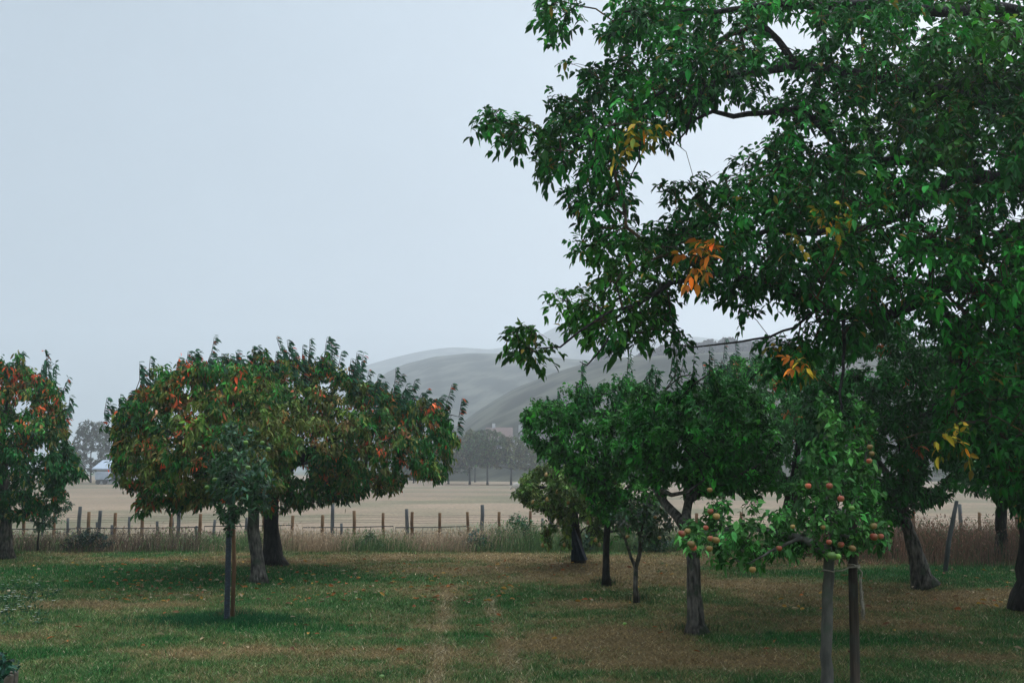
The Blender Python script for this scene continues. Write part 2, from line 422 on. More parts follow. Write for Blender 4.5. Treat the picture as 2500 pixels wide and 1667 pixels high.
def walnut_leaves(k=2, rach=0.22):
    """compound leaves: a rachis with pairs of drooping leaflets and one at its end"""
    def fn(tp, d, tc, rs):
        n = len(tp); i = np.repeat(np.arange(n), k); m = n * k
        B = tp[i] - d[i] * (rs.rand(m) * 0.14)[:, None]
        Rd = unit(d[i] * 0.6 + unit(rs.randn(m, 3)) * 0.9 + np.array([0, 0, -0.15]))
        rl = rach * (0.7 + 0.6 * rs.rand(m)); up = unit(np.array([0, 0, 1.0]) + rs.randn(m, 3) * 0.35)
        sd = unit(np.cross(Rd, up)); Vs = []; 
        P = []; A = []; Nn = []; LL = []; Cc = []
        for (t, sg, sz) in [(0.40, 1, .78), (0.42, -1, .78), (0.68, 1, .95), (0.70, -1, .95), (0.96, 1, 1.05), (0.97, -1, 1.05), (1.0, 0, 1.2)]:
            keep = rs.rand(m) < 0.93
            q = B + Rd * (rl * t)[:, None] + np.array([0, 0, -1.0]) * (rl * 0.35 * t * t)[:, None]
            a = unit(Rd * (0.55 if sg else 1) + sd * sg * 0.85 + np.array([0, 0, -0.25]) + rs.randn(m, 3) * 0.4)
            P.append(q[keep]); A.append(a[keep]); Nn.append((up + rs.randn(m, 3) * 0.3)[keep])
            LL.append((0.072 * sz * np.exp(rs.randn(m) * 0.15))[keep]); Cc.append((tc[i] * np.exp(rs.randn(m, 1) * 0.38) * np.exp(rs.randn(m, 3) * 0.08))[keep])
        P = np.vstack(P); A = np.vstack(A); Nn = np.vstack(Nn); LL = np.concatenate(LL); Cc = np.vstack(Cc)
        hot = (Cc[:, 0] > 0.2) & (rs.rand(len(Cc)) < 0.28); Cc[hot] = np.array((0.12, 0.16, 0.02)) * np.exp(rs.randn(hot.sum(), 1) * 0.3)
        od = rs.rand(len(Cc)); Cc[od < 0.012] = (0.30, 0.22, 0.03); m_ = (od > 0.012) & (od < 0.08); Cc[m_] *= (2.2, 1.15, 0.9); Cc[od > 0.93] *= 0.55
        return leaves(P, A, Nn, LL, LL * 0.50, Cc, 0.15 + rs.rand(len(P)) * 0.4, 0.16, True)
    return fn

def crown_tips(polys, n, D0, thick, rs, Rpx, holes=(), inset=4, pad=8, bias=0.0, airy=None, gap=0.30):
    P, e = sample_poly(polys, n, holes, inset, rs, pad, rag=min(26, Rpx * 0.16), gap=gap)
    if airy:                                   # thin, feathery growth standing above the crown
        m = airy[0]; xs_ = rs.rand(m); line = np.array(airy[1], float); L_ = np.linspace(0, 1, len(line))
        ax = np.interp(xs_, L_, line[:, 0]); ay = np.interp(xs_, L_, line[:, 1]) - airy[2] * rs.rand(m) ** 1.3 * np.clip(2.2 * vnoise(ax * 0.045, ax * 0.0) - 0.45, 0, 2)
        k_ = n - m; P = np.vstack([P[:k_], np.stack([ax + rs.randn(m) * 5, ay + 12], -1)]); e = np.concatenate([e[:k_], np.full(m, 30.0)])
    f = np.sqrt(np.clip(e / Rpx, 0.04, 1))
    u = rs.rand(n) * 2 - 1
    u = np.sign(u) * np.abs(u) ** 0.75            # a little more on the outside
    D = D0 + thick * f * u + bias * (1 - f)
    return at(P[:, 0], P[:, 1], D), P, D

def px_limb(pts, radii):
    """pts: (px, py, D)"""
    return np.array([at(a, b, c) for a, b, c in pts]), np.array(radii, float)

def fruit(parent, off, p, r, col, name='apple', tall=0.92, stalk=True, mat_=None):
    mb = MB(); nu, nv = 12, 9
    th = np.linspace(0, math.pi, nv); ph = np.arange(nu) / nu * 2 * math.pi
    rr = np.sin(th) * (1 + 0.10 * np.cos(th)) ; zz = np.cos(th) * tall - 0.16 * np.exp(-(th / 0.35) ** 2) + 0.08 * np.exp(-((math.pi - th) / 0.3) ** 2)
    if name == 'pear':
        rr = np.sin(th) * (0.86 - 0.30 * np.cos(th)); zz = np.cos(th) * 1.25
    V = np.stack([rr[:, None] * np.cos(ph), rr[:, None] * np.sin(ph), zz[:, None] * np.ones(nu)], -1).reshape(-1, 3) * r
    i = np.arange(nv - 1)[:, None] * nu; j = np.arange(nu)[None]; k = (j + 1) % nu
    Q = np.stack([i + j, i + nu + j, i + nu + k, i + k], -1).reshape(-1, 4)
    tilt = rng.randn(2) * 0.1
    V[:, 0] += V[:, 2] * tilt[0]; V[:, 1] += V[:, 2] * tilt[1]
    # blush on one cheek belongs to the skin of the fruit
    c1, c2 = np.array(col[0]), np.array(col[1]); dirn = unit(np.array([rng.randn(), -1.0, 0.5]))
    f = np.clip(0.5 + 0.7 * (unit(V) @ dirn) + rng.randn(len(V)) * 0.08, 0, 1)[:, None]
    p = np.asarray(p, float) - np.asarray(off, float)
    mb.add(V + p, None, Q, (c1 * (1 - f) + c2 * f) * math.exp(rng.randn() * 0.22))
    if stalk: mb.tube(np.array([p + (0, 0, r * 0.7), p + (0.004, 0, r * 1.2), p + (0.0, 0.004, r * 1.9)]), [0.0018] * 3, 4, col=(0.05, 0.04, 0.02))
    return mb.build(name, M_fruit, parent, smooth=True, colour=True)
M_fruit = attr_mat('fruit_skin', 0.42, spec=0.4)
REDA = ((0.20, 0.17, 0.04), (0.38, 0.075, 0.035)); YELA = ((0.13, 0.17, 0.03), (0.33, 0.18, 0.05)); GRNA = ((0.09, 0.20, 0.03), (0.16, 0.28, 0.05))

#==SETTING==
# ------------------------------------------------------------------ ground
TRACKS = [((1055, 1700), (1078, 1560), (1092, 1430)), ((1275, 1700), (1235, 1570), (1195, 1460))]
trk = [np.array([on_ground(a, b)[:2] for a, b in t]) for t in TRACKS]
def seg_d(P, a, b):
    ab = b - a; t = np.clip(((P - a) @ ab) / (ab @ ab), 0, 1); return np.linalg.norm(P - (a + t[:, None] * ab), axis=1)
G0 = {}
def spot(px, py, rx, ry): 
    c = on_ground(px, py)[:2]; return (c[0], c[1], rx, ry)
DRY = [spot(1750, 1500, 2.2, 1.6), spot(1350, 1400, 2.6, 1.4), spot(1150, 1360, 2.0, 0.9), spot(1450, 1570, 0.9, 0.8), spot(1850, 1430, 2.0, 1.0),
       spot(450, 1372, 3.2, 0.5), spot(300, 1480, 1.2, 0.35), spot(1640, 1370, 3.0, 1.6), spot(1000, 1530, .7, .6), spot(2350, 1460, 1.6, 1.0),
       spot(1650, 1620, 1.2, .3), spot(900, 1590, 1.0, .3), spot(2250, 1600, 1.1, .35), spot(450, 1600, .9, .35)]
WET = [spot(555, 1515, 1.0, 0.33), spot(120, 1395, 3.0, .9), spot(750, 1410, 2.6, 1.0), spot(300, 1430, 2.2, .6), spot(2250, 1400, 2.2, 1.2), spot(1130, 1560, .35, .4),
       spot(700, 1540, 1.3, .3), spot(1960, 1560, 1.2, .3), spot(60, 1600, 0.6, 0.5)]
def dryness(x, y):
    d = 0.40 + 0.95 * (fbm(x * 0.9 + 3, y * 1.1 + 9, 4) - 0.5) + 0.55 * (fbm(x * 4.1, y * 4.1, 3) - 0.5)
    for cx, cy, rx, ry in DRY: d = d + 0.42 * np.exp(-((x - cx) / rx) ** 2 - ((y - cy) / ry) ** 2)
    for cx, cy, rx, ry in WET: d = d - 0.50 * np.exp(-((x - cx) / rx) ** 2 - ((y - cy) / ry) ** 2)
    P = np.stack([x, y], -1)
    for t in trk:
        dd = np.minimum(seg_d(P, t[0], t[1]), seg_d(P, t[1], t[2]))
        d = d + 0.30 * np.exp(-(dd / 0.10) ** 2) * (0.4 + 1.0 * vnoise(x * 3, y * 1.5))
    return np.clip(d, 0, 1)
def track(x, y):
    P = np.stack([x, y], -1); m = 0
    for t in trk: m = np.maximum(m, np.exp(-(np.minimum(seg_d(P, t[0], t[1]), seg_d(P, t[1], t[2])) / 0.09) ** 2))
    return m * np.clip(vnoise(x * 4, y * 1.6) * 1.3, 0, 1)
G_GREEN = np.array((0.070, 0.128, 0.036)); G_DEEP = np.array((0.024, 0.108, 0.024)); G_DRY = np.array((0.225, 0.155, 0.070)); G_PALE = np.array((0.32, 0.26, 0.16))
def lawn_col(x, y):
    d = dryness(x, y)[:, None]
    c = np.where(d < 0.35, G_DEEP + (G_GREEN - G_DEEP) * np.clip(d / 0.35, 0, 1), G_GREEN + (G_DRY - G_GREEN) * np.clip((d - 0.35) / 0.42, 0, 1))
    return c
def lawn_z(x, y): return 0.07 * (fbm(x * 0.35 + 5, y * 0.35, 3) - 0.5) + 0.02 * (fbm(x * 2.5, y * 2.5, 2) - 0.5)
def drop(y): 
    t = np.clip((y - 20.6) / 2.6, 0, 1); return -0.45 * t * t * (3 - 2 * t)
def grid(x0, x1, nx, y0, y1, ny, zf, ypow=1.0):
    xs = np.linspace(x0, x1, nx); ys = y0 + (y1 - y0) * np.linspace(0, 1, ny) ** ypow
    X, Y = np.meshgrid(xs, ys); X = X.ravel(); Y = Y.ravel(); Z = zf(X, Y)
    i = (np.arange(ny - 1)[:, None] * nx + np.arange(nx - 1)[None]).ravel()
    return np.stack([X, Y, Z], -1), np.stack([i, i + 1, i + nx + 1, i + nx], -1)
V, Q = grid(-24, 24, 260, -6, 22.6, 200, lambda x, y: lawn_z(x, y) + 0.012 + drop(y) * 1.0)
M_lawn = attr_mat('lawn_turf', 0.95, 0.8, 60, 0.1, fine=35)
lc = lawn_col(V[:, 0], V[:, 1]) * 0.75
tag(link_mesh('lawn', V, [Q], M_lawn, None, lc, True), 'mown orchard lawn of green and dried brown patches with faint wheel tracks', 'lawn', kind='structure')

def field_z(x, y):
    z = drop(np.maximum(y, 20.7)) - 0.03
    far = np.clip((y - 28) / 80, 0, 1)
    z = z + far * 0.5 * (fbm(x * 0.02, y * 0.02, 3) - 0.5)
    return np.where(y < 22.8, -0.12 + drop(y) * 1.2, z)
V1, Q1 = grid(-1350, 1350, 200, -500, 1350, 220, lambda x, y: np.full_like(x, -0.9) - 0.0, 1.0)
M_ground = noise_mat('far_ground', (0.05, 0.07, 0.035), (0.10, 0.10, 0.055), 0.02, 0.95, 0)
tag(link_mesh('ground', V1, [Q1], M_ground), 'open ground reaching away under the mist', 'ground', kind='structure')
xs = np.sign(np.linspace(-1, 1, 220)) * np.abs(np.linspace(-1, 1, 220)) ** 1.5 * 260
ys = 20.4 + 240 * np.linspace(0, 1, 200) ** 1.8
X, Y = np.meshgrid(xs, ys); X = X.ravel(); Y = Y.ravel(); Z = field_z(X, Y)
i = (np.arange(199)[:, None] * 220 + np.arange(219)[None]).ravel(); Qf = np.stack([i, i + 1, i + 221, i + 220], -1)
fd = fbm(X * 0.06, Y * 0.09, 4)[:, None]; fg = np.clip((fbm(X * 0.11 + 40, Y * 0.16, 3) - 0.5) * 4 + 0.2 + 1.2 * np.exp(-((Y - 27) / 6) ** 2) * (X < -6), 0, 1)[:, None]
fc = np.array((0.235, 0.172, 0.118)) * (0.8 + 0.45 * fd); fc = fc * (0.86 + 0.28 * fbm(X * 0.35, Y * 0.35, 4)[:, None]); fc = fc * (1 - 0.55 * fg) + np.array((0.09, 0.105, 0.055)) * 0.55 * fg
M_field = attr_mat('dry_pasture', 0.95, 0.8, 12, 0.1, fine=6)
tag(link_mesh('field', np.stack([X, Y, Z], -1), [Qf], M_field, None, fc, True), 'pale dry pasture beyond the fence', 'field', kind='structure')

# ------------------------------------------------------------------ hills
def hill(profile, Ds, D0, Dback, z0, mat_, label, name='hill', noise=1.5, rough=2.2, nx=700, ny=60, pw=1.0):
    prof = np.array(profile, float); px = np.linspace(prof[0, 0], prof[-1, 0], nx); py = np.interp(px, prof[:, 0], prof[:, 1])
    D = np.interp(px, Ds[0], Ds[1]) if isinstance(Ds, tuple) else np.full(nx, float(Ds))
    k = np.ones(9) / 9; py = np.convolve(np.pad(py, 4, 'edge'), k, 'valid')
    top = at(px, py, D); bump = rough * np.maximum(0, fbm(px * 0.07, px * 0.0 + D0, 4) - 0.45) * 5 * (py < 1000) * D / FPX; x = top[:, 0]; h = top[:, 2]
    rows = []
    vs = np.linspace(0, 1, ny); 
    for v in vs:
        y = D0 + (D - D0) * v; f = math.sin(v * math.pi / 2) ** pw
        z = z0 + (h - z0) * f + bump * max(0, (v - 0.93) / 0.07)
        z = z + noise * (fbm(x * 0.02 + 3, y * 0.02, 3) - 0.5) * min(1, (1 - v) * 2) * min(1, v * 4)
        rows.append(np.stack([x * (y / D), y, z], -1))
    for v in np.linspace(0, 1, 14)[1:]:
        y = D + (Dback - D) * v; f = math.cos(v * math.pi / 2)
        rows.append(np.stack([x, y, z0 + (h - z0) * f + bump * (1 - v)], -1))
    V = np.vstack(rows); n2 = len(rows); i = (np.arange(n2 - 1)[:, None] * nx + np.arange(nx - 1)[None]).ravel()
    Q = np.stack([i, i + 1, i + nx + 1, i + nx], -1)
    return tag(link_mesh(name, V, [Q], mat_, None, None, True), label, 'hill', kind='structure')
def hill_mat(name, c1, c2, rows):
    m, n, b = mat(name); L = n.links.new
    tc = n.nodes.new('ShaderNodeTexCoord'); mp = n.nodes.new('ShaderNodeMapping'); mp.inputs['Rotation'].default_value = (0, 0, R(24))
    L(tc.outputs['Object'], mp.inputs['Vector'])
    wv = n.nodes.new('ShaderNodeTexWave'); wv.inputs['Scale'].default_value = rows; wv.inputs['Distortion'].default_value = 1.5; wv.inputs['Detail'].default_value = 3
    L(mp.outputs[0], wv.inputs['Vector'])
    ns = n.nodes.new('ShaderNodeTexNoise'); ns.inputs['Scale'].default_value = 0.07; ns.inputs['Detail'].default_value = 10; L(tc.outputs['Object'], ns.inputs['Vector'])
    ad = n.nodes.new('ShaderNodeMath'); ad.operation = 'MULTIPLY_ADD'; ad.inputs[1].default_value = 0.03; L(wv.outputs['Fac'], ad.inputs[0]); L(ns.outputs['Fac'], ad.inputs[2])
    cr = n.nodes.new('ShaderNodeValToRGB'); e = cr.color_ramp.elements; e[0].position = 0.46; e[0].color = (*[v * 0.5 for v in c1], 1); e[1].position = 0.62; e[1].color = (*c2, 1)
    L(ad.outputs[0], cr.inputs[0]); L(cr.outputs[0], b.inputs['Base Color']); b.inputs['Roughness'].default_value = 1; b.inputs['Specular IOR Level'].default_value = 0
    return m
M_hillc = hill_mat('vineyard_slope', (0.040, 0.046, 0.032), (0.085, 0.085, 0.060), 0.28)
M_hillb = hill_mat('middle_slope', (0.025, 0.035, 0.022), (0.095, 0.095, 0.070), 0.1)
M_hilla = hill_mat('far_slope', (0.02, 0.03, 0.02), (0.10, 0.11, 0.08), 0.05)
hill([(880, 1120), (980, 1100), (1060, 1072), (1120, 1045), (1180, 1005), (1260, 962), (1350, 927), (1430, 902), (1500, 888), (1600, 880), (1750, 872), (2000, 862), (2600, 850), (3400, 850)],
     ([900, 1150, 1600], [560, 430, 280]), 150, 700, -1.2, M_hillc, 'near green vineyard slope rising to the right behind the far trees')
hill([(780, 1135), (840, 1060), (890, 975), (930, 928), (980, 903), (1060, 882), (1150, 873), (1230, 873), (1290, 876), (1400, 885), (1500, 890), (1700, 890), (2600, 880), (3400, 890)],
     ([800, 1300], [700, 560]), 340, 900, -1.2, M_hillb, 'middle grey ridge fading in the mist behind the vineyard slope')
hill([(640, 1140), (740, 1040), (820, 945), (880, 900), (950, 880), (1010, 866), (1060, 857), (1110, 852), (1200, 858), (1240, 851), (1300, 835), (1340, 812), (1372, 797), (1400, 796), (1450, 812), (1520, 830), (1620, 831),
      (1700, 827), (1760, 836), (1900, 850), (2600, 850), (3400, 860)], 1080, 760, 1300, -1.2, M_hilla, 'farthest pale blue ridge with a rounded summit')

# ------------------------------------------------------------------ grass blades
def blades(P, h, wd, lean, col, two=False):
    n = len(P); th = rng.rand(n) * 2 * math.pi; s = np.stack([np.cos(th), np.sin(th), np.zeros(n)], -1) * (wd * 0.5)[:, None]
    if not two:
        V = np.stack([P - s, P + s, P + lean + np.array([0, 0, 1.0]) * h[:, None]], 1).reshape(-1, 3)
        b = (np.arange(n) * 3)[:, None]; T = b + np.array([[0, 1, 2]])
        return V, T, None, np.repeat(col, 3, 0)
    m = P + lean * 0.35 + np.array([0, 0, 1.0]) * (h * 0.6)[:, None]
    V = np.stack([P - s, P + s, m - s * .8, m + s * .8, P + lean + np.array([0, 0, 1.0]) * h[:, None]], 1).reshape(-1, 3)
    b = (np.arange(n) * 5)[:, None]; T = b + np.array([[2, 3, 4]]); Q = b + np.array([[0, 1, 3, 2]])
    return V, T, Q, np.repeat(col, 5, 0)
def lawn_blades():
    n = 760000
    # even in angle and log distance: density falls with the square of the distance
    Dm = 5.2 * (21.6 / 5.2) ** rng.rand(n); xr = (rng.rand(n) * 2 - 1) * 0.66 * Dm + (rng.rand(n) - 0.5) * 1.5
    x, y = xr, Dm
    d = dryness(x, y); z = lawn_z(x, y) + 0.01 + drop(y)
    P = np.stack([x, y, z], -1)
    h = (0.012 + 0.02 * rng.rand(n)) * (1.25 - 0.5 * d) * (0.7 + 0.7 * vnoise(x * 5, y * 5)) * (1 + y * 0.02)
    wd = 0.0028 + 0.00055 * y
    lean = rng.randn(n, 3) * np.array([1, 1, 0]) * (0.018 + 0.02 * d)[:, None]
    pick = rng.rand(n)[:, None]
    dd = np.clip(d + rng.randn(n) * 0.16, 0, 1)[:, None]
    c = np.where(dd < 0.4, G_DEEP * 1.15 + (G_GREEN * 1.25 - G_DEEP * 1.15) * np.clip(dd / 0.4, 0, 1), G_GREEN * 1.25 + (G_DRY * 1.15 - G_GREEN * 1.25) * np.clip((dd - 0.4) / 0.35, 0, 1))
    c = np.where(pick > 0.94 - 0.38 * track(x, y)[:, None], G_PALE * 1.15, c) * np.exp(rng.randn(n, 1) * 0.38)
    return blades(P, h, wd, lean, c)
V, T, Q, c = lawn_blades()
tag(link_mesh('grass', V, [T], M_grass, None, c), 'short mown grass covering the orchard lawn', 'grass', kind='stuff')

#==TREES==
EX = []   # tree bases that get a tuft of longer grass
def tbase(px, py): 
    p = on_ground(px, py); p[2] = float(lawn_z(np.array([p[0]]), np.array([p[1]]))[0]) - 0.02; EX.append(p); return p

# ---- walnut tree on the right
rs = np.random.RandomState(11)
WAL = [
 [(1300, -40), (1315, 50), (1330, 92), (1365, 95), (1400, 62), (1425, 50), (1415, 0), (1430, -40)],
 [(1500, -40), (1480, 46), (1455, 72), (1494, 89), (1543, 110), (1490, 140), (1451, 152), (1400, 148), (1362, 132), (1379, 180), (1434, 195), (1411, 227), (1375, 215), (1345, 214), (1318, 262), (1352, 290),
  (1319, 300), (1292, 282), (1247, 268), (1195, 248), (1165, 275), (1160, 315), (1200, 350), (1252, 352), (1290, 345), (1278, 385), (1305, 405), (1341, 445), (1368, 414), (1400, 440), (1372, 482), (1412, 520), (1457, 525),
  (1500, 505), (1540, 500), (1546, 468), (1529, 432), (1518, 392), (1535, 355), (1600, 330), (1650, 335), (1676, 310), (1684, 280), (1720, 250), (1790, 245), (1850, 240), (1900, 200), (3000, 200), (3000, -60)],
 [(1590, 462), (1625, 445), (1665, 440), (1690, 415), (1740, 412), (1762, 380), (1795, 352), (1830, 365), (1870, 340), (1860, 200), (3020, 100), (3060, 500), (2960, 800), (2500, 830), (2300, 800), (2200, 790), (2120, 800), (2060, 850),
  (2010, 820), (1960, 780), (1900, 790), (1880, 760), (1850, 730), (1820, 790), (1795, 780), (1790, 725), (1740, 705), (1680, 695), (1640, 722), (1660, 790), (1690, 830), (1650, 856), (1615, 815), (1575, 838), (1530, 845),
  (1500, 856), (1465, 845), (1430, 820), (1390, 800), (1362, 768), (1340, 725), (1345, 705), (1380, 690), (1420, 708), (1455, 675), (1466, 628), (1445, 625), (1410, 630), (1392, 580), (1400, 552), (1440, 545), (1480, 542), (1520, 525),
  (1570, 520), (1610, 528), (1640, 500)],
 [(1225, 795), (1265, 770), (1330, 782), (1352, 820), (1362, 862), (1323, 876), (1268, 870), (1242, 838)],
 [(1870, 800), (1950, 800), (1990, 830), (1985, 900), (1945, 925), (1900, 905), (1875, 930), (1855, 880)],
 [(2280, 780), (2900, 780), (2800, 1150), (2540, 1260), (2460, 1230), (2400, 1180), (2370, 1100), (2290, 1080), (2270, 1000), (2330, 940), (2290, 860)],
]
WHOLES = [(1925, 62, 62, 44), (1890, 180, 38, 30), (2270, 32, 22, 14), (2240, 68, 16, 22), (2455, 18, 22, 14), (2465, 130, 14, 14), (2228, 75, 16, 22), (2080, 95, 12, 10), (2190, 128, 9, 7), (2270, 280, 9, 4),
          (2300, 420, 26, 26), (2185, 515, 24, 13), (2280, 515, 28, 26), (2195, 588, 14, 16), (2262, 648, 16, 26), (2215, 640, 9, 12), (1900, 770, 44, 40), (2185, 735, 20, 9), (2215, 770, 16, 10), (2328, 725, 14, 14), (2480, 505, 20, 18),
          (2010, 328, 22, 14), (2160, 290, 16, 12), (1960, 190, 20, 12), (2395, 395, 24, 10), (2440, 420, 20, 8), (2060, 740, 22, 12), (1995, 560, 12, 9), (2100, 455, 9, 8), (2330, 560, 14, 10), (2400, 660, 12, 9), (1870, 380, 10, 12),
          (2200, 410, 10, 8), (2390, 300, 12, 7), (2330, 130, 12, 12), (2120, 70, 10, 8), (1760, 330, 70, 32), (1700, 370, 60, 30), (2420, 560, 9, 12), (2140, 620, 10, 7), (1960, 640, 9, 9), (1885, 470, 8, 8), (1760, 60, 8, 8), (1620, 90, 8, 6)]
tips, tp2, td = crown_tips(WAL, 7700, 9.7, 2.1, rs, 150, WHOLES, 9, 15, gap=0.38)
WB = [[(1880, 300), (1980, 330), (2100, 250), (2300, 200), (2640, -40), (2640, 800), (2400, 780), (2200, 720), (2060, 730), (1930, 660), (1840, 560), (1850, 420)], [(1950, -40), (2640, -40), (2640, 250), (2200, 260), (2080, 160), (2010, 60)]]
tB, pB, _ = crown_tips(WB, 1500, 12.6, 1.2, rs, 150, WHOLES, 8, 16)
tips = np.vstack([tips, tB]); tp2 = np.vstack([tp2, pB + 9000])
wb = tbase(2543, 1482)
wl = [px_limb([(2545, 1490, 11.9), (2543, 1420, 11.9), (2535, 1250, 11.9), (2530, 1000, 11.8), (2530, 800, 11.7)], [0.27, 0.22, 0.20, 0.19, 0.18]) + (None,),
      px_limb([(2530, 800, 11.7), (2560, 620, 11.4), (2570, 480, 11.0), (2590, 300, 10.6), (2600, 60, 10.2), (2600, -150, 10)], [0.17, 0.16, 0.14, 0.12, 0.10, 0.06]) + (1,),
      px_limb([(2570, 480, 11.0), (2500, 448, 10.6), (2430, 440, 10.2), (2375, 425, 9.9), (2300, 395, 9.7), (2200, 392, 9.5), (2110, 395, 9.4), (2040, 400, 9.2)], [0.12, 0.105, 0.09, 0.06, 0.055, 0.05, 0.04, 0.02]) + (1,),
      px_limb([(2375, 425, 9.9), (2320, 440, 9.7), (2290, 462, 9.6), (2240, 505, 9.4), (2200, 530, 9.3), (2100, 560, 9.1), (1990, 570, 9.0), (1880, 560, 8.9), (1800, 590, 8.8), (1740, 640, 8.7)], [0.055, 0.055, 0.05, 0.045, 0.035, 0.03, 0.028, 0.025, 0.02, 0.012]) + (1,),
      px_limb([(2530, 820, 11.7), (2420, 720, 11.0), (2330, 690, 10.4), (2250, 735, 10.0), (2180, 765, 9.8), (2120, 780, 9.6), (2060, 770, 9.5), (2000, 745, 9.2), (1900, 700, 9.0), (1850, 680, 8.9), (1750, 670, 8.8), (1640, 690, 8.7), (1560, 740, 8.6), (1510, 770, 8.6)],
              [0.10, 0.075, 0.06, 0.055, 0.05, 0.045, 0.035, 0.03, 0.026, 0.024, 0.022, 0.020, 0.017, 0.008]) + (1,),
      px_limb([(2590, 300, 10.6), (2450, 260, 10.2), (2350, 240, 10.0), (2200, 200, 9.8), (2050, 175, 9.5), (1940, 160, 9.3), (1850, 178, 9.2), (1790, 180, 9.1), (1720, 215, 9.0), (1690, 270, 8.9), (1675, 330, 8.9)],
              [0.09, 0.075, 0.07, 0.06, 0.05, 0.042, 0.038, 0.03, 0.022, 0.016, 0.007]) + (1,),
      px_limb([(1940, 150, 9.3), (1900, 100, 9.3), (1860, 60, 9.3), (1780, 85, 9.2), (1730, 130, 9.1), (1650, 200, 9.0), (1550, 270, 8.9), (1450, 340, 8.8), (1400, 370, 8.8)], [0.035, 0.032, 0.028, 0.025, 0.022, 0.018, 0.016, 0.012, 0.006]) + (1,),
      px_limb([(2040, 300, 9.4), (1960, 262, 9.2), (1900, 272, 9.1), (1860, 277, 9.1), (1790, 284, 9.0), (1740, 272, 9.0), (1700, 290, 9.0), (1650, 350, 8.9)], [0.035, 0.03, 0.026, 0.026, 0.024, 0.02, 0.014, 0.006]) + (1,),
      px_limb([(2600, 60, 10.2), (2450, 20, 9.8), (2300, 30, 9.5), (2150, 10, 9.3), (2000, 15, 9.2), (1880, 10, 9.1), (1750, 30, 9.0), (1620, 20, 9.0), (1520, 30, 8.9)], [0.07, 0.06, 0.05, 0.045, 0.04, 0.03, 0.024, 0.018, 0.008]) + (1,),
      px_limb([(1560, 740, 8.6), (1480, 765, 8.5), (1412, 811, 8.4), (1368, 847, 8.4), (1310, 850, 8.4)], [0.014, 0.012, 0.010, 0.008, 0.004]) + (1,),
      px_limb([(1510, 770, 8.6), (1480, 835, 8.4), (1455, 868, 8.4), (1432, 892, 8.4), (1415, 882, 8.4)], [0.010, 0.009, 0.008, 0.007, 0.003]) + (1,),
      px_limb([(2000, 745, 9.2), (1940, 800, 8.8), (1880, 822, 8.6), (1800, 835, 8.5), (1740, 842, 8.4), (1690, 848, 8.4), (1655, 840, 8.4)], [0.014, 0.012, 0.010, 0.009, 0.007, 0.006, 0.003]) + (1,),
      px_limb([(2060, 770, 9.5), (2062, 830, 8.9), (2060, 900, 8.4), (2050, 960, 8.3), (2058, 1030, 8.2), (2070, 1085, 8.1), (2078, 1110, 8.1)], [0.017, 0.015, 0.013, 0.012, 0.010, 0.007, 0.003]) + (1,),
      px_limb([(1600, 300, 8.9), (1560, 390, 8.7), (1545, 420, 8.7), (1530, 455, 8.7)], [0.010, 0.008, 0.007, 0.002]) + (1,)]
n = len(tips)
tc = pal(rs, n, GREEN_W, 0.22, 0.10)
# clumps of lighter and darker leaf growth
cl = fbm(tips[:, 0] * 1.3 + 20, tips[:, 2] * 1.3 + tips[:, 1] * 0.7, 3); tc *= np.exp((cl - 0.5) * 2.6)[:, None]
olive = fbm(tips[:, 0] * 0.9 + 50, tips[:, 2] * 0.9, 2) > 0.62; tc[olive] *= np.array((1.9, 1.12, 0.8))
YP = [(1555, 310, 26, 16), (1595, 300, 12, 10), (1505, 368, 12, 12), (2040, 520, 20, 14), (1940, 550, 14, 10), (1960, 880, 12, 20), (2320, 1065, 22, 16), (1778, 25, 8, 8), (2035, 440, 10, 8), (1880, 850, 14, 14), (1780, 40, 8, 8)]
for q, (a, b, ra, rb) in enumerate(YP):
    near = (((tp2[:, 0] - a) / ra) ** 2 + ((tp2[:, 1] - b) / rb) ** 2) < 1
    tc[near] = pal(rs, near.sum(), (0.42, 0.30, 0.02) if q % 2 else (0.36, 0.32, 0.03), 0.15, 0.1)
ex = [(1700, 622, 7.7), (1722, 612, 7.7), (1735, 632, 7.7), (1668, 628, 7.7), (1742, 615, 7.7), (1715, 590, 7.7), (1708, 635, 7.7), (1730, 622, 7.7), (2030, 512, 7.7), (2045, 525, 7.7), (2015, 518, 7.7), (1940, 545, 7.8), (1550, 303, 7.8), (1592, 298, 7.8), (1572, 306, 7.8),
      (2310, 1058, 7.8), (2340, 1066, 7.8), (2328, 1045, 7.8), (1958, 875, 7.8), (1950, 895, 7.8), (1508, 362, 7.9)]
et = np.array([at(*e) for e in ex]); ec = np.array([ORG if k < 8 or k == 19 else (0.50, 0.34, 0.03) for k in range(len(ex))])
tips = np.vstack([tips, et]); tc = np.vstack([tc, ec])
make_tree('walnut_tree', 'great spreading walnut tree reaching in from the right with orange and yellow leaf sprays', 'tree', wb, wl, tips, tc, rs,
          walnut_leaves(2, 0.14), M_walnut, M_barkd, M_lichen, pen=0.10, rt=0.0026)

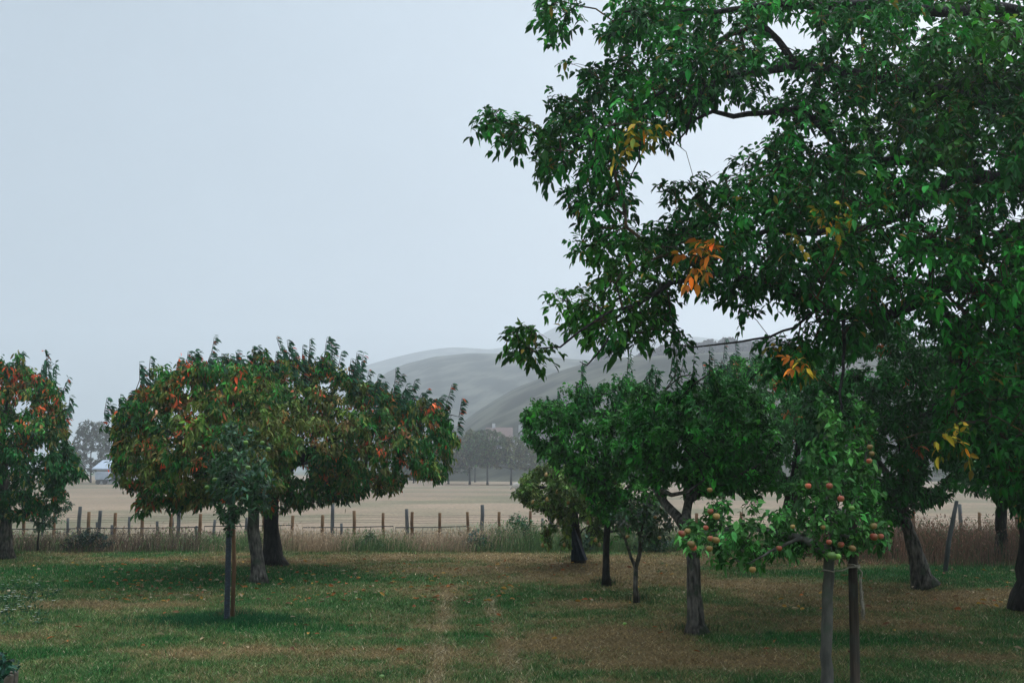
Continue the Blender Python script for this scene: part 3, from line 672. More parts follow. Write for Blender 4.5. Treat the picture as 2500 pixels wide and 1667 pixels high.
# ---- two cherry trees of the broad crown
def cherry_col(rs, tips, P, red_x, top=840, bot=1280):
    n = len(tips); c = pal(rs, n, (0.026, 0.122, 0.019), 0.38, 0.16)
    f = np.clip(1 - (P[:, 1] - top) / (bot - top), 0, 1)
    ol = rs.rand(n) < (0.22 + 0.68 * np.clip((1010 - P[:, 0]) / 200, 0, 1) * (P[:, 0] > 200)) * np.sin(np.clip(f, 0, 1) * math.pi) * (fbm(P[:, 0] * 0.012, P[:, 1] * 0.012, 3) > 0.37)
    c[ol] = pal(rs, ol.sum(), (0.105, 0.155, 0.030), 0.32, 0.14)
    rd = rs.rand(n) < 0.03 + 0.30 * np.exp(-((P[:, 0] - red_x) / 150) ** 2) * np.clip(f * 1.6 - 0.15, 0, 1)
    c[rd] = np.where(rs.rand(rd.sum(), 1) < 0.55, pal(rs, rd.sum(), (0.50, 0.11, 0.03), 0.25, 0.12), pal(rs, rd.sum(), (0.20, 0.13, 0.035), 0.3, 0.15))
    return c
def shoots(list_, D, rs, hk=1.0, line=None):
    """upright leader twigs standing out of the crown: (x, ytop, ybottom)"""
    tp = []; lm = []
    if line:
        L_ = np.array(line, float)
        for x_ in np.arange(L_[0, 0], L_[-1, 0], 24):
            y_ = np.interp(x_, L_[:, 0], L_[:, 1]); list_ = list(list_) + [(x_ + rs.randn() * 8, y_ - 12 - 38 * rs.rand() ** 1.5, y_ + 8)]
    out_ = []
    for x, yt, yb in list_:
        h = yb - yt
        for q in range(1 + int(rs.rand() < 0.75) + int(rs.rand() < 0.4)):
            xx = x + (rs.randn() * 15 if q else rs.randn() * 4); hh = h * hk * ((0.5 + 0.5 * rs.rand()) if q else (0.8 + 0.5 * rs.rand()))
            hh = min(hh, 100 + 12 * rs.rand()); out_.append((xx, yb - hh, yb + 12))
    list_ = out_; xm = np.mean([o_[0] for o_ in out_])
    for (x, yt, yb) in list_:
        Dd = D + rs.randn() * 0.5; x0 = x - 9 + rs.randn() * 9 - np.clip((x - xm) * 0.10, -22, 22)
        pts = [(x0, yb, Dd), ((x0 + x) / 2, (yt + yb) / 2, Dd), (x, yt, Dd)]
        lm.append(px_limb(pts, [0.008, 0.006, 0.003]) + (1,))
    return lm
def shoot_leaves(root, off, list_, D, rs, L=0.085, col=(0.03, 0.10, 0.045), mat_=None, red=0.08, windx=0.8):
    """leaves in two ranks up each leader, blown to the right"""
    P = []; A = []; c = []
    for lm in list_:
        pts = lm[0]; 
        for t in np.linspace(0.1, 1, int(5 + np.linalg.norm(pts[-1] - pts[0]) / 0.042)):
            i = min(int(t * (len(pts) - 1)), len(pts) - 2); f = t * (len(pts) - 1) - i; p = pts[i] * (1 - f) + pts[i + 1] * f
            for _ in range(2):
                P.append(p + rs.randn(3) * 0.006); A.append(np.array([windx * 1.2, 0, 0.1 - 0.6 * rs.rand()]) + rs.randn(3) * 0.3)
                cc = np.array(col) * math.exp(rs.randn() * 0.22)
                if rs.rand() < red: cc = np.array((0.36, 0.07, 0.02))
                c.append(cc)
    P = np.array(P) - off; A = np.array(A); n = len(P); LL = L * (0.65 + 0.6 * rs.rand(n))
    V, T, Q, cc = leaves(P, A, np.array([0, -0.3, 1.0]) + rs.randn(n, 3) * 0.4, LL, LL * 0.42, np.array(c), 0.3, 0.2)
    return V, T, Q, cc

rs = np.random.RandomState(21)
CH2 = [[(560, 900), (600, 885), (680, 880), (740, 890), (800, 905), (870, 925), (935, 955), (1000, 990), (1065, 1000), (1115, 1025), (1138, 1065), (1118, 1120), (1112, 1165), (1070, 1188), (1000, 1180), (980, 1210),
        (900, 1220), (850, 1232), (820, 1250), (780, 1236), (720, 1248), (660, 1255), (600, 1240), (540, 1200), (500, 1100), (520, 960)]]
SH2 = [(587, 868, 930), (630, 862, 930), (665, 868, 930), (702, 850, 935), (762, 838, 935), (806, 822, 930), (868, 870, 950), (880, 890, 960), (925, 930, 1000), (965, 905, 1000), (1000, 960, 1030), (1100, 962, 1050), (735, 860, 930), (1040, 970, 1040), (905, 900, 980), (540, 870, 930)]
tips, P2, D2 = crown_tips(CH2, 1750, 17.2, 2.5, rs, 190, (), 6, airy=(170, [(560, 895), (680, 878), (800, 900), (870, 925), (935, 952), (1000, 985), (1100, 1005)], 42))
b2 = tbase(670, 1378)
l2 = [px_limb([(672, 1385, 17.5), (668, 1360, 17.5), (664, 1300, 17.5), (665, 1230, 17.5), (668, 1180, 17.4)], [0.19, 0.15, 0.125, 0.12, 0.13]) + (None,),
      px_limb([(668, 1190, 17.4), (720, 1130, 17.3), (800, 1080, 17.1), (900, 1030, 17.0), (1000, 1000, 17)], [0.085, 0.075, 0.055, 0.035, 0.015]) + (1,),
      px_limb([(668, 1190, 17.4), (690, 1100, 17.0), (740, 1010, 16.5), (760, 930, 16.2)], [0.08, 0.06, 0.035, 0.012]) + (1,),
      px_limb([(668, 1190, 17.4), (630, 1110, 17.7), (590, 1010, 18.0), (570, 940, 18)], [0.08, 0.06, 0.035, 0.012]) + (1,),
      px_limb([(720, 1130, 17.3), (800, 1120, 18.2), (900, 1090, 18.6), (1030, 1060, 18.6)], [0.06, 0.045, 0.03, 0.012]) + (1,)]
sh = shoots(SH2, 17.0, rs, 1.1, [(560, 895), (680, 878), (800, 900), (870, 925), (935, 952), (1000, 985), (1100, 1005)])
tc = cherry_col(rs, tips, P2, 930)
t2 = make_tree('cherry_tree', 'broad cherry tree with dark straight trunk and leaders blowing above red tinged leaves', 'tree', b2, l2 + sh, tips, tc, rs,
               cherry_leaves(29, 0.075), M_cherry, M_barkd, pen=0.15)
V, T, Q, cc = shoot_leaves(t2, b2, sh, 17, rs, 0.11); link_mesh('leader_leaves', V, [T, Q], M_cherry, t2, cc)

rs = np.random.RandomState(22)
CH3 = [[(262, 1050), (285, 1015), (318, 975), (350, 945), (400, 925), (440, 915), (470, 900), (540, 890), (620, 895), (690, 930), (720, 1000), (730, 1100), (700, 1190), (640, 1230), (600, 1215), (540, 1235), (480, 1245), (440, 1268), (400, 1250), (370, 1245),
        (335, 1278), (310, 1225), (305, 1190), (262, 1180), (258, 1125), (278, 1075)]]
SH3 = [(437, 876, 950), (472, 882, 950), (350, 925, 980), (385, 920, 970), (512, 880, 940), (545, 880, 940), (310, 980, 1040), (290, 1010, 1060)]
tips, P3, D3 = crown_tips(CH3, 1550, 15.0, 2.1, rs, 170, (), 6, airy=(130, [(290, 1010), (350, 945), (420, 922), (470, 898), (540, 886), (630, 890)], 38))
b3 = tbase(628, 1420)
l3 = [px_limb([(630, 1428, 14.9), (628, 1400, 14.9), (626, 1360, 14.9), (620, 1320, 14.9), (618, 1260, 14.9), (624, 1210, 14.9)], [0.115, 0.10, 0.088, 0.088, 0.08, 0.085]) + (None,),
      px_limb([(624, 1215, 14.9), (560, 1150, 14.8), (480, 1090, 14.7), (400, 1050, 14.7), (340, 1040, 14.7)], [0.06, 0.05, 0.04, 0.025, 0.01]) + (1,),
      px_limb([(624, 1215, 14.9), (600, 1120, 14.3), (560, 1020, 14.0), (540, 950, 13.9)], [0.06, 0.045, 0.03, 0.01]) + (1,),
      px_limb([(624, 1215, 14.9), (650, 1110, 15.5), (640, 1010, 16.0), (610, 940, 16.2)], [0.055, 0.045, 0.03, 0.01]) + (1,),
      px_limb([(560, 1150, 14.8), (470, 1140, 15.6), (380, 1120, 16.0)], [0.04, 0.03, 0.012]) + (1,)]
sh = shoots(SH3, 15.0, rs, 1.1, [(275, 1020), (350, 945), (420, 922), (470, 898), (560, 890)])
tc = cherry_col(rs, tips, P3, 420)
t3 = make_tree('cherry_tree', 'cherry tree with slightly bent grey trunk and olive hanging leaves, front one of the pair', 'tree', b3, l3 + sh, tips, tc, rs,
               cherry_leaves(29, 0.070), M_cherry, M_bark, M_barkd, pen=0.15)
V, T, Q, cc = shoot_leaves(t3, b3, sh, 15, rs, 0.098); link_mesh('leader_leaves', V, [T, Q], M_cherry, t3, cc)

# ---- cherry at the left edge
rs = np.random.RandomState(23)
CH1 = [[(-420, 1020), (-320, 930), (-200, 890), (-80, 900), (-10, 905), (20, 888), (60, 885), (105, 915), (140, 965), (162, 1015), (185, 1070), (188, 1115), (205, 1150), (185, 1185), (150, 1240), (110, 1262), (40, 1272), (-50, 1262), (-200, 1250), (-380, 1220)],
       [(150, 1110), (200, 1115), (225, 1160), (205, 1178), (160, 1175)]]
SH1 = [(52, 872, 930), (20, 885, 930), (105, 885, 940), (132, 905, 960), (170, 972, 1030)]
tips, P1, D1 = crown_tips(CH1, 1900, 18.4, 2.3, rs, 180, (), 5, airy=(60, [(-60, 898), (20, 888), (105, 912), (150, 975)], 34))
b1 = tbase(12, 1357)
l1 = [px_limb([(10, 1364, 19.0), (10, 1330, 19.0), (14, 1270, 19), (10, 1200, 18.9), (5, 1140, 18.8)], [0.14, 0.115, 0.105, 0.10, 0.095]) + (None,),
      px_limb([(5, 1150, 18.8), (60, 1080, 18.4), (110, 1020, 18.2)], [0.06, 0.04, 0.012]) + (1,),
      px_limb([(5, 1150, 18.8), (-60, 1060, 18.6), (-160, 1010, 18.5), (-260, 990, 18.5)], [0.07, 0.05, 0.03, 0.012]) + (1,),
      px_limb([(5, 1150, 18.8), (10, 1050, 18.0), (20, 950, 17.8)], [0.06, 0.04, 0.012]) + (1,)]
sh = shoots(SH1, 18.3, rs, 1.1, [(0, 895), (105, 912), (150, 975)])
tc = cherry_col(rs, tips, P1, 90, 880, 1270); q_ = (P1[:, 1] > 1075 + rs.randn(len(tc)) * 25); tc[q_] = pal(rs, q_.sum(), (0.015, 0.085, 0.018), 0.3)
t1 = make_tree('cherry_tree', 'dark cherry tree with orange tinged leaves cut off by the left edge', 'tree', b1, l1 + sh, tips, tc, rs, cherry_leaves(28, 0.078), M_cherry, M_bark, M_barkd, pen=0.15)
V, T, Q, cc = shoot_leaves(t1, b1, sh, 18, rs, 0.11, windx=0.35); link_mesh('leader_leaves', V, [T, Q], M_cherry, t1, cc)

# ---- thin sapling by the left fence
rs = np.random.RandomState(24)
SP = [[(60, 1240), (110, 1222), (160, 1215), (185, 1228), (160, 1262), (120, 1290), (70, 1300)]]
tips, Ps, Ds = crown_tips(SP, 130, 19.6, 0.5, rs, 40, (), 2)
bs = on_ground(92, 1338)
make_tree('sapling', 'thin pale leaved sapling beside the left fence posts', 'tree', bs, [px_limb([(92, 1342, 19.9), (95, 1300, 19.8), (105, 1262, 19.7), (120, 1240, 19.6)], [0.02, 0.016, 0.012, 0.006]) + (None,)],
          tips, pal(rs, len(tips), (0.045, 0.11, 0.05), 0.2), rs, simple_leaves(8, 0.06, 0.45), M_leaf, M_barkd)

# ---- young apple tree with dark blue trunk guard
rs = np.random.RandomState(25)
YG = [[(505, 1075), (530, 1040), (590, 1020), (640, 1045), (672, 1085), (675, 1150), (655, 1210), (680, 1240), (640, 1255), (600, 1250), (585, 1285), (545, 1290), (520, 1245), (505, 1200), (512, 1150), (490, 1110)]]
tips, Py, Dy = crown_tips(YG, 235, 11.1, 0.55, rs, 70, (), 4)
by = tbase(554, 1512)
ly = [px_limb([(554, 1516, 11.15), (555, 1440, 11.15), (557, 1350, 11.15), (560, 1270, 11.15), (565, 1200, 11.1), (575, 1130, 11.0), (590, 1070, 10.9)], [0.028, 0.026, 0.026, 0.025, 0.018, 0.012, 0.005]) + (None,)]
t4 = make_tree('apple_tree', 'young grey green apple tree with a dark blue mesh guard round its slim trunk', 'tree', by, ly, tips, pal(rs, len(tips), (0.038, 0.095, 0.036), 0.3), rs,
               simple_leaves(9, 0.058, 0.5, spread=1.1), M_leaf, M_bark, rt=0.002, sap=0.08)
for (a, b) in [(640, 1081), (562, 1098), (488, 1093), (574, 1124), (524, 1170), (505, 1189), (605, 1141), (655, 1096), (600, 1080)]:
    fruit(t4, by, at(a, b, 10.6), 0.026, GRNA)
mb = MB(); g = np.array([at(553.5, 1511, 11.15), at(555, 1440, 11.15), at(557, 1360, 11.15), at(559, 1296, 11.15)]) - by
gt = np.vstack([g[0] + (g[-1] - g[0]) * t for t in np.linspace(0, 1, 40)]); mb.tube(gt, 0.031 + 0.0015 * np.sin(np.arange(40) * 2.1), 14)
m_, n_, b_ = mat('guard_mesh'); chk = n_.nodes.new('ShaderNodeTexVoronoi'); chk.inputs['Scale'].default_value = 55; tc_ = n_.nodes.new('ShaderNodeTexCoord'); n_.links.new(tc_.outputs['Object'], chk.inputs['Vector'])
rr_ = n_.nodes.new('ShaderNodeValToRGB'); rr_.color_ramp.elements[0].color = (0.035, 0.055, 0.085, 1); rr_.color_ramp.elements[1].color = (0.008, 0.013, 0.022, 1); rr_.color_ramp.elements[1].position = 0.5
n_.links.new(chk.outputs['Distance'], rr_.inputs[0]); n_.links.new(rr_.outputs[0], b_.inputs['Base Color']); b_.inputs['Roughness'].default_value = 0.5
mb.build('trunk_guard', m_, t4, smooth=True)
mb = MB(); p0 = on_ground(562, 1510); p0[1] = 11.30; s0 = at(567.5, 1506, 11.3); s1 = at(568, 1262, 11.3); s1 = at(569, 1236, 11.3)
mb.tube(np.array([(s0[0], s0[1], -0.1), (s0[0], s0[1], 0.6), (s1[0], s1[1], s1[2])]), [0.024, 0.023, 0.022], 10, wob=0.05)
tag(mb.build('wooden_stake', M_post, None, True), 'tan round stake standing close behind the young tree with the blue guard', 'stake')

# ---- pear tree with blue cloth at its foot
rs = np.random.RandomState(26)
PE = [[(1240, 1203), (1262, 1195), (1272, 1158), (1330, 1128), (1420, 1120), (1500, 1150), (1535, 1220), (1520, 1262), (1470, 1285), (1420, 1268), (1380, 1282), (1345, 1262), (1300, 1250), (1275, 1228)],
      [(1320, 1270), (1342, 1275), (1345, 1335), (1322, 1335)], [(1370, 1275), (1395, 1275), (1392, 1340), (1368, 1340)], [(1440, 1270), (1480, 1275), (1475, 1325), (1445, 1325)]]
tips, Pp, Dp = crown_tips(PE, 1050, 17.3, 1.6, rs, 90, (), 3)
bp_ = tbase(1405, 1368)
lp = [px_limb([(1412, 1374, 18), (1410, 1340, 18), (1405, 1290, 17.9), (1400, 1250, 17.7), (1395, 1210, 17.5)], [0.10, 0.085, 0.075, 0.07, 0.06]) + (None,),
      px_limb([(1395, 1215, 17.5), (1330, 1190, 17.3), (1280, 1180, 17.2)], [0.04, 0.03, 0.01]) + (1,), px_limb([(1395, 1215, 17.5), (1450, 1185, 17.3), (1500, 1180, 17.2)], [0.04, 0.03, 0.01]) + (1,),
      px_limb([(1395, 1215, 17.5), (1390, 1160, 16.8), (1380, 1130, 16.6)], [0.04, 0.03, 0.01]) + (1,)]
t5 = make_tree('pear_tree', 'small pear tree with yellowish leaves and pears above a dark blue cloth', 'tree', bp_, lp, tips, pal(rs, len(tips), (0.080, 0.15, 0.024), 0.38, 0.12), rs, simple_leaves(13, 0.065, 0.5), M_leaf, M_barkd)
for (a, b) in [(1336, 1218), (1426, 1216), (1387, 1225), (1332, 1331), (1324, 1330), (1378, 1329), (1435, 1275), (1383, 1341), (1454, 1317), (1463, 1329), (1392, 1180), (1300, 1225), (1360, 1200), (1333, 1158), (1470, 1200)]:
    fruit(t5, bp_, at(a, b, 16.4), 0.032, YELA if (a % 3) else GRNA, 'pear')
mb = MB(); nu = 28; rings = []
for k, t in enumerate(np.linspace(0, 1, 14)):
    c = at(1399 + (1 - t) * 9, 1366 - t * 78, 17.75); r = 0.028 + 0.10 * (1 - t) ** 1.1
    ph = np.arange(nu) / nu * 2 * math.pi; fold_ = 1 + 0.22 * np.sin(ph * 6 + t * 2) * (1 - t * 0.6) + 0.1 * np.sin(ph * 11 + 1)
    rings.append(np.stack([c[0] + r * fold_ * np.cos(ph) + 0.05 * (1 - t), c[1] + r * fold_ * np.sin(ph), np.full(nu, c[2])], -1))
Vr = np.vstack(rings); i = np.arange(13)[:, None] * nu; j = np.arange(nu)[None]; k = (j + 1) % nu
mb.add(Vr, None, np.stack([i + j, i + k, i + nu + k, i + nu + j], -1).reshape(-1, 4))
M_tarp = noise_mat('blue_cloth', (0.008, 0.016, 0.030), (0.022, 0.036, 0.058), 6, 0.6, 0.6, 14)
tag(mb.build('cloth_wrap', M_tarp, None, True), 'dark blue cloth tied like a skirt round the foot of the pear tree', 'cloth')

# ---- upright green fruit tree with slim dark trunk
rs = np.random.RandomState(27)
T6 = [[(1262, 1062), (1278, 1005), (1322, 970), (1375, 988), (1408, 965), (1440, 955), (1483, 972), (1520, 948), (1560, 945), (1610, 970), (1640, 1040), (1640, 1150), (1625, 1225), (1610, 1280), (1530, 1300), (1455, 1280), (1420, 1215), (1380, 1160), (1320, 1130), (1290, 1092)]]
SH6 = [(1419, 890, 975), (1420, 915, 990), (1452, 925, 990), (1495, 905, 980), (1537, 850, 960), (1520, 910, 980), (1596, 885, 960), (1588, 890, 960), (1360, 965, 1010), (1330, 960, 1000)]
tips, P6, D6 = crown_tips(T6, 1350, 14.2, 1.5, rs, 120, (), 5, airy=(110, [(1280, 1000), (1375, 985), (1440, 958), (1520, 945), (1600, 965)], 40))
b6 = tbase(1480, 1425)
l6 = [px_limb([(1481, 1432, 14.5), (1479, 1400, 14.5), (1480, 1330, 14.5), (1484, 1270, 14.5), (1485, 1210, 14.4), (1478, 1150, 14.3)], [0.062, 0.050, 0.046, 0.045, 0.042, 0.04]) + (None,),
      px_limb([(1478, 1160, 14.3), (1440, 1085, 14.1), (1422, 1045, 14.0), (1400, 1035, 14), (1370, 1040, 14)], [0.035, 0.03, 0.024, 0.016, 0.006]) + (1,),
      px_limb([(1478, 1160, 14.3), (1490, 1080, 14.0), (1500, 1010, 13.8), (1520, 960, 13.8)], [0.03, 0.022, 0.014, 0.006]) + (1,),
      px_limb([(1478, 1160, 14.3), (1530, 1120, 14.3), (1590, 1060, 14.2)], [0.03, 0.022, 0.008]) + (1,)]
sh = shoots(SH6, 14.1, rs)
t6 = make_tree('plum_tree', 'bushy green fruit tree with slim dark trunk and thin leaders against the hillside', 'tree', b6, l6 + sh, tips, pal(rs, len(tips), (0.034, 0.168, 0.020), 0.46, 0.12), rs, simple_leaves(20, 0.056, 0.5), M_leaf, M_barkd, pen=0.15)
V, T, Q, cc = shoot_leaves(t6, b6, sh, 14, rs, 0.075, (0.026, 0.12, 0.03), red=0.0, windx=0.3); link_mesh('leader_leaves', V, [T, Q], M_leaf, t6, cc)

# ---- small forked tree
rs = np.random.RandomState(28)
T7 = [[(1500, 1262), (1530, 1225), (1590, 1215), (1640, 1240), (1650, 1290), (1620, 1345), (1590, 1330), (1570, 1290), (1520, 1300)]]
tips, P7, D7 = crown_tips(T7, 130, 12.5, 0.5, rs, 50, (), 3)
b7 = tbase(1552, 1466)
l7 = [px_limb([(1553, 1470, 12.7), (1551, 1430, 12.7), (1552, 1386, 12.7)], [0.036, 0.030, 0.028]) + (None,),
      px_limb([(1552, 1388, 12.7), (1540, 1360, 12.7), (1528, 1320, 12.6), (1512, 1290, 12.5), (1500, 1275, 12.5)], [0.024, 0.020, 0.016, 0.012, 0.005]) + (1,),
      px_limb([(1552, 1388, 12.7), (1560, 1350, 12.6), (1562, 1310, 12.5), (1575, 1260, 12.5)], [0.022, 0.018, 0.013, 0.005]) + (1,),
      px_limb([(1552, 1388, 12.7), (1562, 1360, 12.8), (1568, 1320, 12.8), (1590, 1285, 12.8), (1605, 1250, 12.8)], [0.020, 0.016, 0.012, 0.009, 0.004]) + (1,),
      px_limb([(1551, 1300, 12.5), (1548, 1270, 12.4), (1540, 1240, 12.3)], [0.010, 0.008, 0.004]) + (1,)]
t7 = make_tree('forked_tree', 'little bare stemmed tree forking low into three thin limbs', 'tree', b7, l7, tips, pal(rs, len(tips), (0.05, 0.10, 0.04), 0.3), rs, simple_leaves(8, 0.06, 0.5), M_leaf, M_bark, rt=0.002)
for (a, b) in [(1532, 1309), (1600, 1262), (1610, 1312)]: fruit(t7, b7, at(a, b, 12.2), 0.025, YELA)

# ---- old apple tree in the middle with twisted limbs
rs = np.random.RandomState(29)
T8 = [[(1510, 1000), (1560, 960), (1600, 935), (1640, 955), (1690, 925), (1740, 945), (1790, 915), (1840, 950), (1900, 1010), (1920, 1110), (1905, 1195), (1850, 1228), (1790, 1205), (1740, 1228), (1700, 1190), (1640, 1180), (1590, 1190), (1545, 1160), (1520, 1110)]]
SH8 = [(1655, 855, 950), (1640, 880, 960), (1700, 880, 950), (1735, 880, 950), (1600, 900, 960)]
tips, P8, D8 = crown_tips(T8, 1250, 11.4, 1.7, rs, 130, [(1610, 1010, 12, 9), (1720, 960, 12, 8), (1830, 1130, 12, 9), (1650, 1140, 10, 8)], 8, gap=0.37)
b8 = tbase(1697, 1540)
l8 = [px_limb([(1699, 1546, 10.45), (1697, 1520, 10.45), (1694, 1450, 10.45), (1692, 1380, 10.45), (1688, 1330, 10.5), (1674, 1285, 10.6)], [0.095, 0.078, 0.070, 0.064, 0.062, 0.066]) + (None,),
      px_limb([(1674, 1288, 10.6), (1650, 1255, 10.8), (1622, 1225, 11.0), (1600, 1190, 11.1), (1580, 1130, 11.2), (1590, 1060, 11.3), (1600, 990, 11.3)], [0.055, 0.05, 0.045, 0.038, 0.028, 0.02, 0.008]) + (1,),
      px_limb([(1674, 1288, 10.6), (1676, 1250, 10.7), (1682, 1220, 10.8), (1712, 1198, 11.0), (1740, 1150, 11.1), (1770, 1080, 11.2), (1780, 1000, 11.2)], [0.055, 0.05, 0.045, 0.04, 0.03, 0.02, 0.008]) + (1,),
      px_limb([(1600, 1195, 11.1), (1640, 1208, 10.6), (1680, 1200, 10.4), (1720, 1170, 10.3)], [0.025, 0.022, 0.018, 0.008]) + (1,),
      px_limb([(1712, 1198, 11.0), (1790, 1170, 11.5), (1860, 1130, 11.8)], [0.035, 0.025, 0.01]) + (1,),
      px_limb([(1682, 1220, 10.8), (1680, 1120, 11.6), (1680, 1020, 11.8), (1670, 950, 11.8)], [0.035, 0.028, 0.018, 0.008]) + (1,)]
sh = shoots(SH8, 11.3, rs)
t8 = make_tree('apple_tree', 'old apple tree with rugged grey trunk and twisted dark limbs in the middle', 'tree', b8, l8 + sh, tips, pal(rs, len(tips), (0.032, 0.165, 0.021), 0.5, 0.12), rs, simple_leaves(19, 0.056, 0.5), M_leaf, M_bark, M_barkd, pen=0.15)
V, T, Q, cc = shoot_leaves(t8, b8, sh, 11, rs, 0.065, (0.024, 0.11, 0.03), red=0.0, windx=0.3); link_mesh('leader_leaves', V, [T, Q], M_leaf, t8, cc)

# ---- back row on the right: three trees
def back_tree(seed, poly, n, D, thick, base, limbs, label, name, col, lf, k=13, windx=0.7, SH=(), bark=M_barkd):
    rs = np.random.RandomState(seed)
    tips, P, DD = crown_tips([poly], n, D, thick, rs, 150, (), 5)
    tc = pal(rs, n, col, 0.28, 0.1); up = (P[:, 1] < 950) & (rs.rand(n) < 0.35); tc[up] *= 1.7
    rd = rs.rand(n) < 0.012; tc[rd] = pal(rs, rd.sum(), (0.36, 0.12, 0.03), 0.2)
    sh = shoots(SH, D, rs)
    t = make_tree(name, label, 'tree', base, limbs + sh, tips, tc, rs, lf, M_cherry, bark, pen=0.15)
    if SH:
        V, T, Q, cc = shoot_leaves(t, base, sh, D, rs, 0.085, (0.05, 0.12, 0.07), red=0.05, windx=windx); link_mesh('leader_leaves', V, [T, Q], M_cherry, t, cc)
    return t
bA = tbase(1925, 1352)
back_tree(31, [(1680, 960), (1720, 900), (1790, 870), (1860, 860), (1940, 880), (2010, 900), (2060, 1000), (2060, 1150), (1990, 1210), (1940, 1225), (1880, 1200), (1820, 1190), (1750, 1170), (1700, 1090)], 1700, 18.6, 2.2, bA,
          [px_limb([(1918, 1358, 19.3), (1920, 1310, 19.3), (1925, 1250, 19.3), (1935, 1190, 19.1)], [0.17, 0.14, 0.13, 0.12]) + (None,),
           px_limb([(1935, 1195, 19.1), (1850, 1110, 18.7), (1760, 1020, 18.5)], [0.08, 0.05, 0.015]) + (1,), px_limb([(1935, 1195, 19.1), (1950, 1080, 18.5), (1930, 950, 18.3)], [0.08, 0.05, 0.015]) + (1,)],
          'cherry tree with pale wind turned leaves behind the middle apple tree', 'cherry_tree', (0.034, 0.15, 0.026), simple_leaves(19, 0.070, 0.42, down=0.5), SH=[(1735, 858, 930), (1772, 842, 920), (1800, 838, 920), (1835, 840, 910), (1760, 870, 930), (1870, 850, 920), (1710, 900, 960), (1905, 850, 920), (1790, 870, 920)])
bB = tbase(2250, 1425)
back_tree(32, [(1960, 870), (2030, 800), (2110, 770), (2200, 765), (2300, 800), (2370, 900), (2400, 1050), (2370, 1190), (2300, 1225), (2240, 1250), (2180, 1285), (2120, 1275), (2060, 1240), (1980, 1190), (1930, 1050)], 1900, 14.4, 2.0, bB,
          [px_limb([(2258, 1432, 14.2), (2248, 1405, 14.2), (2236, 1350, 14.2), (2220, 1300, 14.2), (2206, 1265, 14.2), (2200, 1200, 14.2)], [0.16, 0.115, 0.095, 0.085, 0.08, 0.08]) + (None,),
           px_limb([(2200, 1210, 14.2), (2130, 1110, 14.2), (2080, 980, 14.2)], [0.06, 0.04, 0.012]) + (1,), px_limb([(2200, 1210, 14.2), (2230, 1090, 14.0), (2250, 950, 14.0), (2220, 850, 14)], [0.06, 0.045, 0.03, 0.01]) + (1,)],
          'dense dark tree on a leaning trunk in front of the tall brown grass', 'fruit_tree', (0.018, 0.105, 0.015), simple_leaves(20, 0.070, 0.45, down=0.35), SH=[(2060, 800, 880), (2110, 770, 850), (2150, 760, 840), (2190, 755, 840)], bark=M_bark)
bC = tbase(2444, 1362)
back_tree(33, [(2280, 850), (2350, 790), (2480, 780), (2620, 830), (2700, 1000), (2680, 1200), (2560, 1235), (2480, 1240), (2400, 1225), (2330, 1215), (2290, 1100)], 1200, 17.8, 2.2, bC,
          [px_limb([(2446, 1368, 18.5), (2444, 1330, 18.5), (2442, 1270, 18.4), (2450, 1200, 18.3)], [0.13, 0.10, 0.09, 0.09]) + (None,),
           px_limb([(2450, 1205, 18.3), (2400, 1080, 18.0), (2380, 950, 17.8)], [0.06, 0.04, 0.012]) + (1,), px_limb([(2450, 1205, 18.3), (2520, 1080, 18.0), (2560, 950, 17.8)], [0.06, 0.04, 0.012]) + (1,)],
          'shadowy tree far right against the field, half hidden by the great walnut', 'fruit_tree', (0.018, 0.105, 0.015), simple_leaves(18, 0.070, 0.45, down=0.35))

# ---- front apple tree, its stake and rope
rs = np.random.RandomState(40)
T9 = [[(1985, 960), (2015, 930), (2040, 985), (2100, 965), (2140, 1010), (2150, 1080), (2060, 1060), (1990, 1075)],
      [(1648, 1345), (1660, 1278), (1728, 1222), (1755, 1190), (1849, 1208), (1906, 1193), (1950, 1170), (1975, 1085), (2005, 1030), (2075, 1020), (2145, 1065), (2155, 1150), (2168, 1256), (2182, 1302), (2172, 1350), (2120, 1345), (2051, 1378),
       (1983, 1356), (1914, 1378), (1868, 1358), (1841, 1402), (1753, 1388), (1690, 1362)]]
H9 = [(1805, 1250, 22, 16), (1880, 1230, 26, 12), (1690, 1250, 14, 10), (1985, 1340, 10, 10), (1800, 1340, 14, 8), (1880, 1330, 12, 10), (2110, 1230, 12, 10)]
tips, P9, D9 = crown_tips(T9, 600, 7.65, 0.7, rs, 80, H9, 6, 8)
b9 = on_ground(2018, 1706)
b9[2] = 0
D9b = float(b9[1])
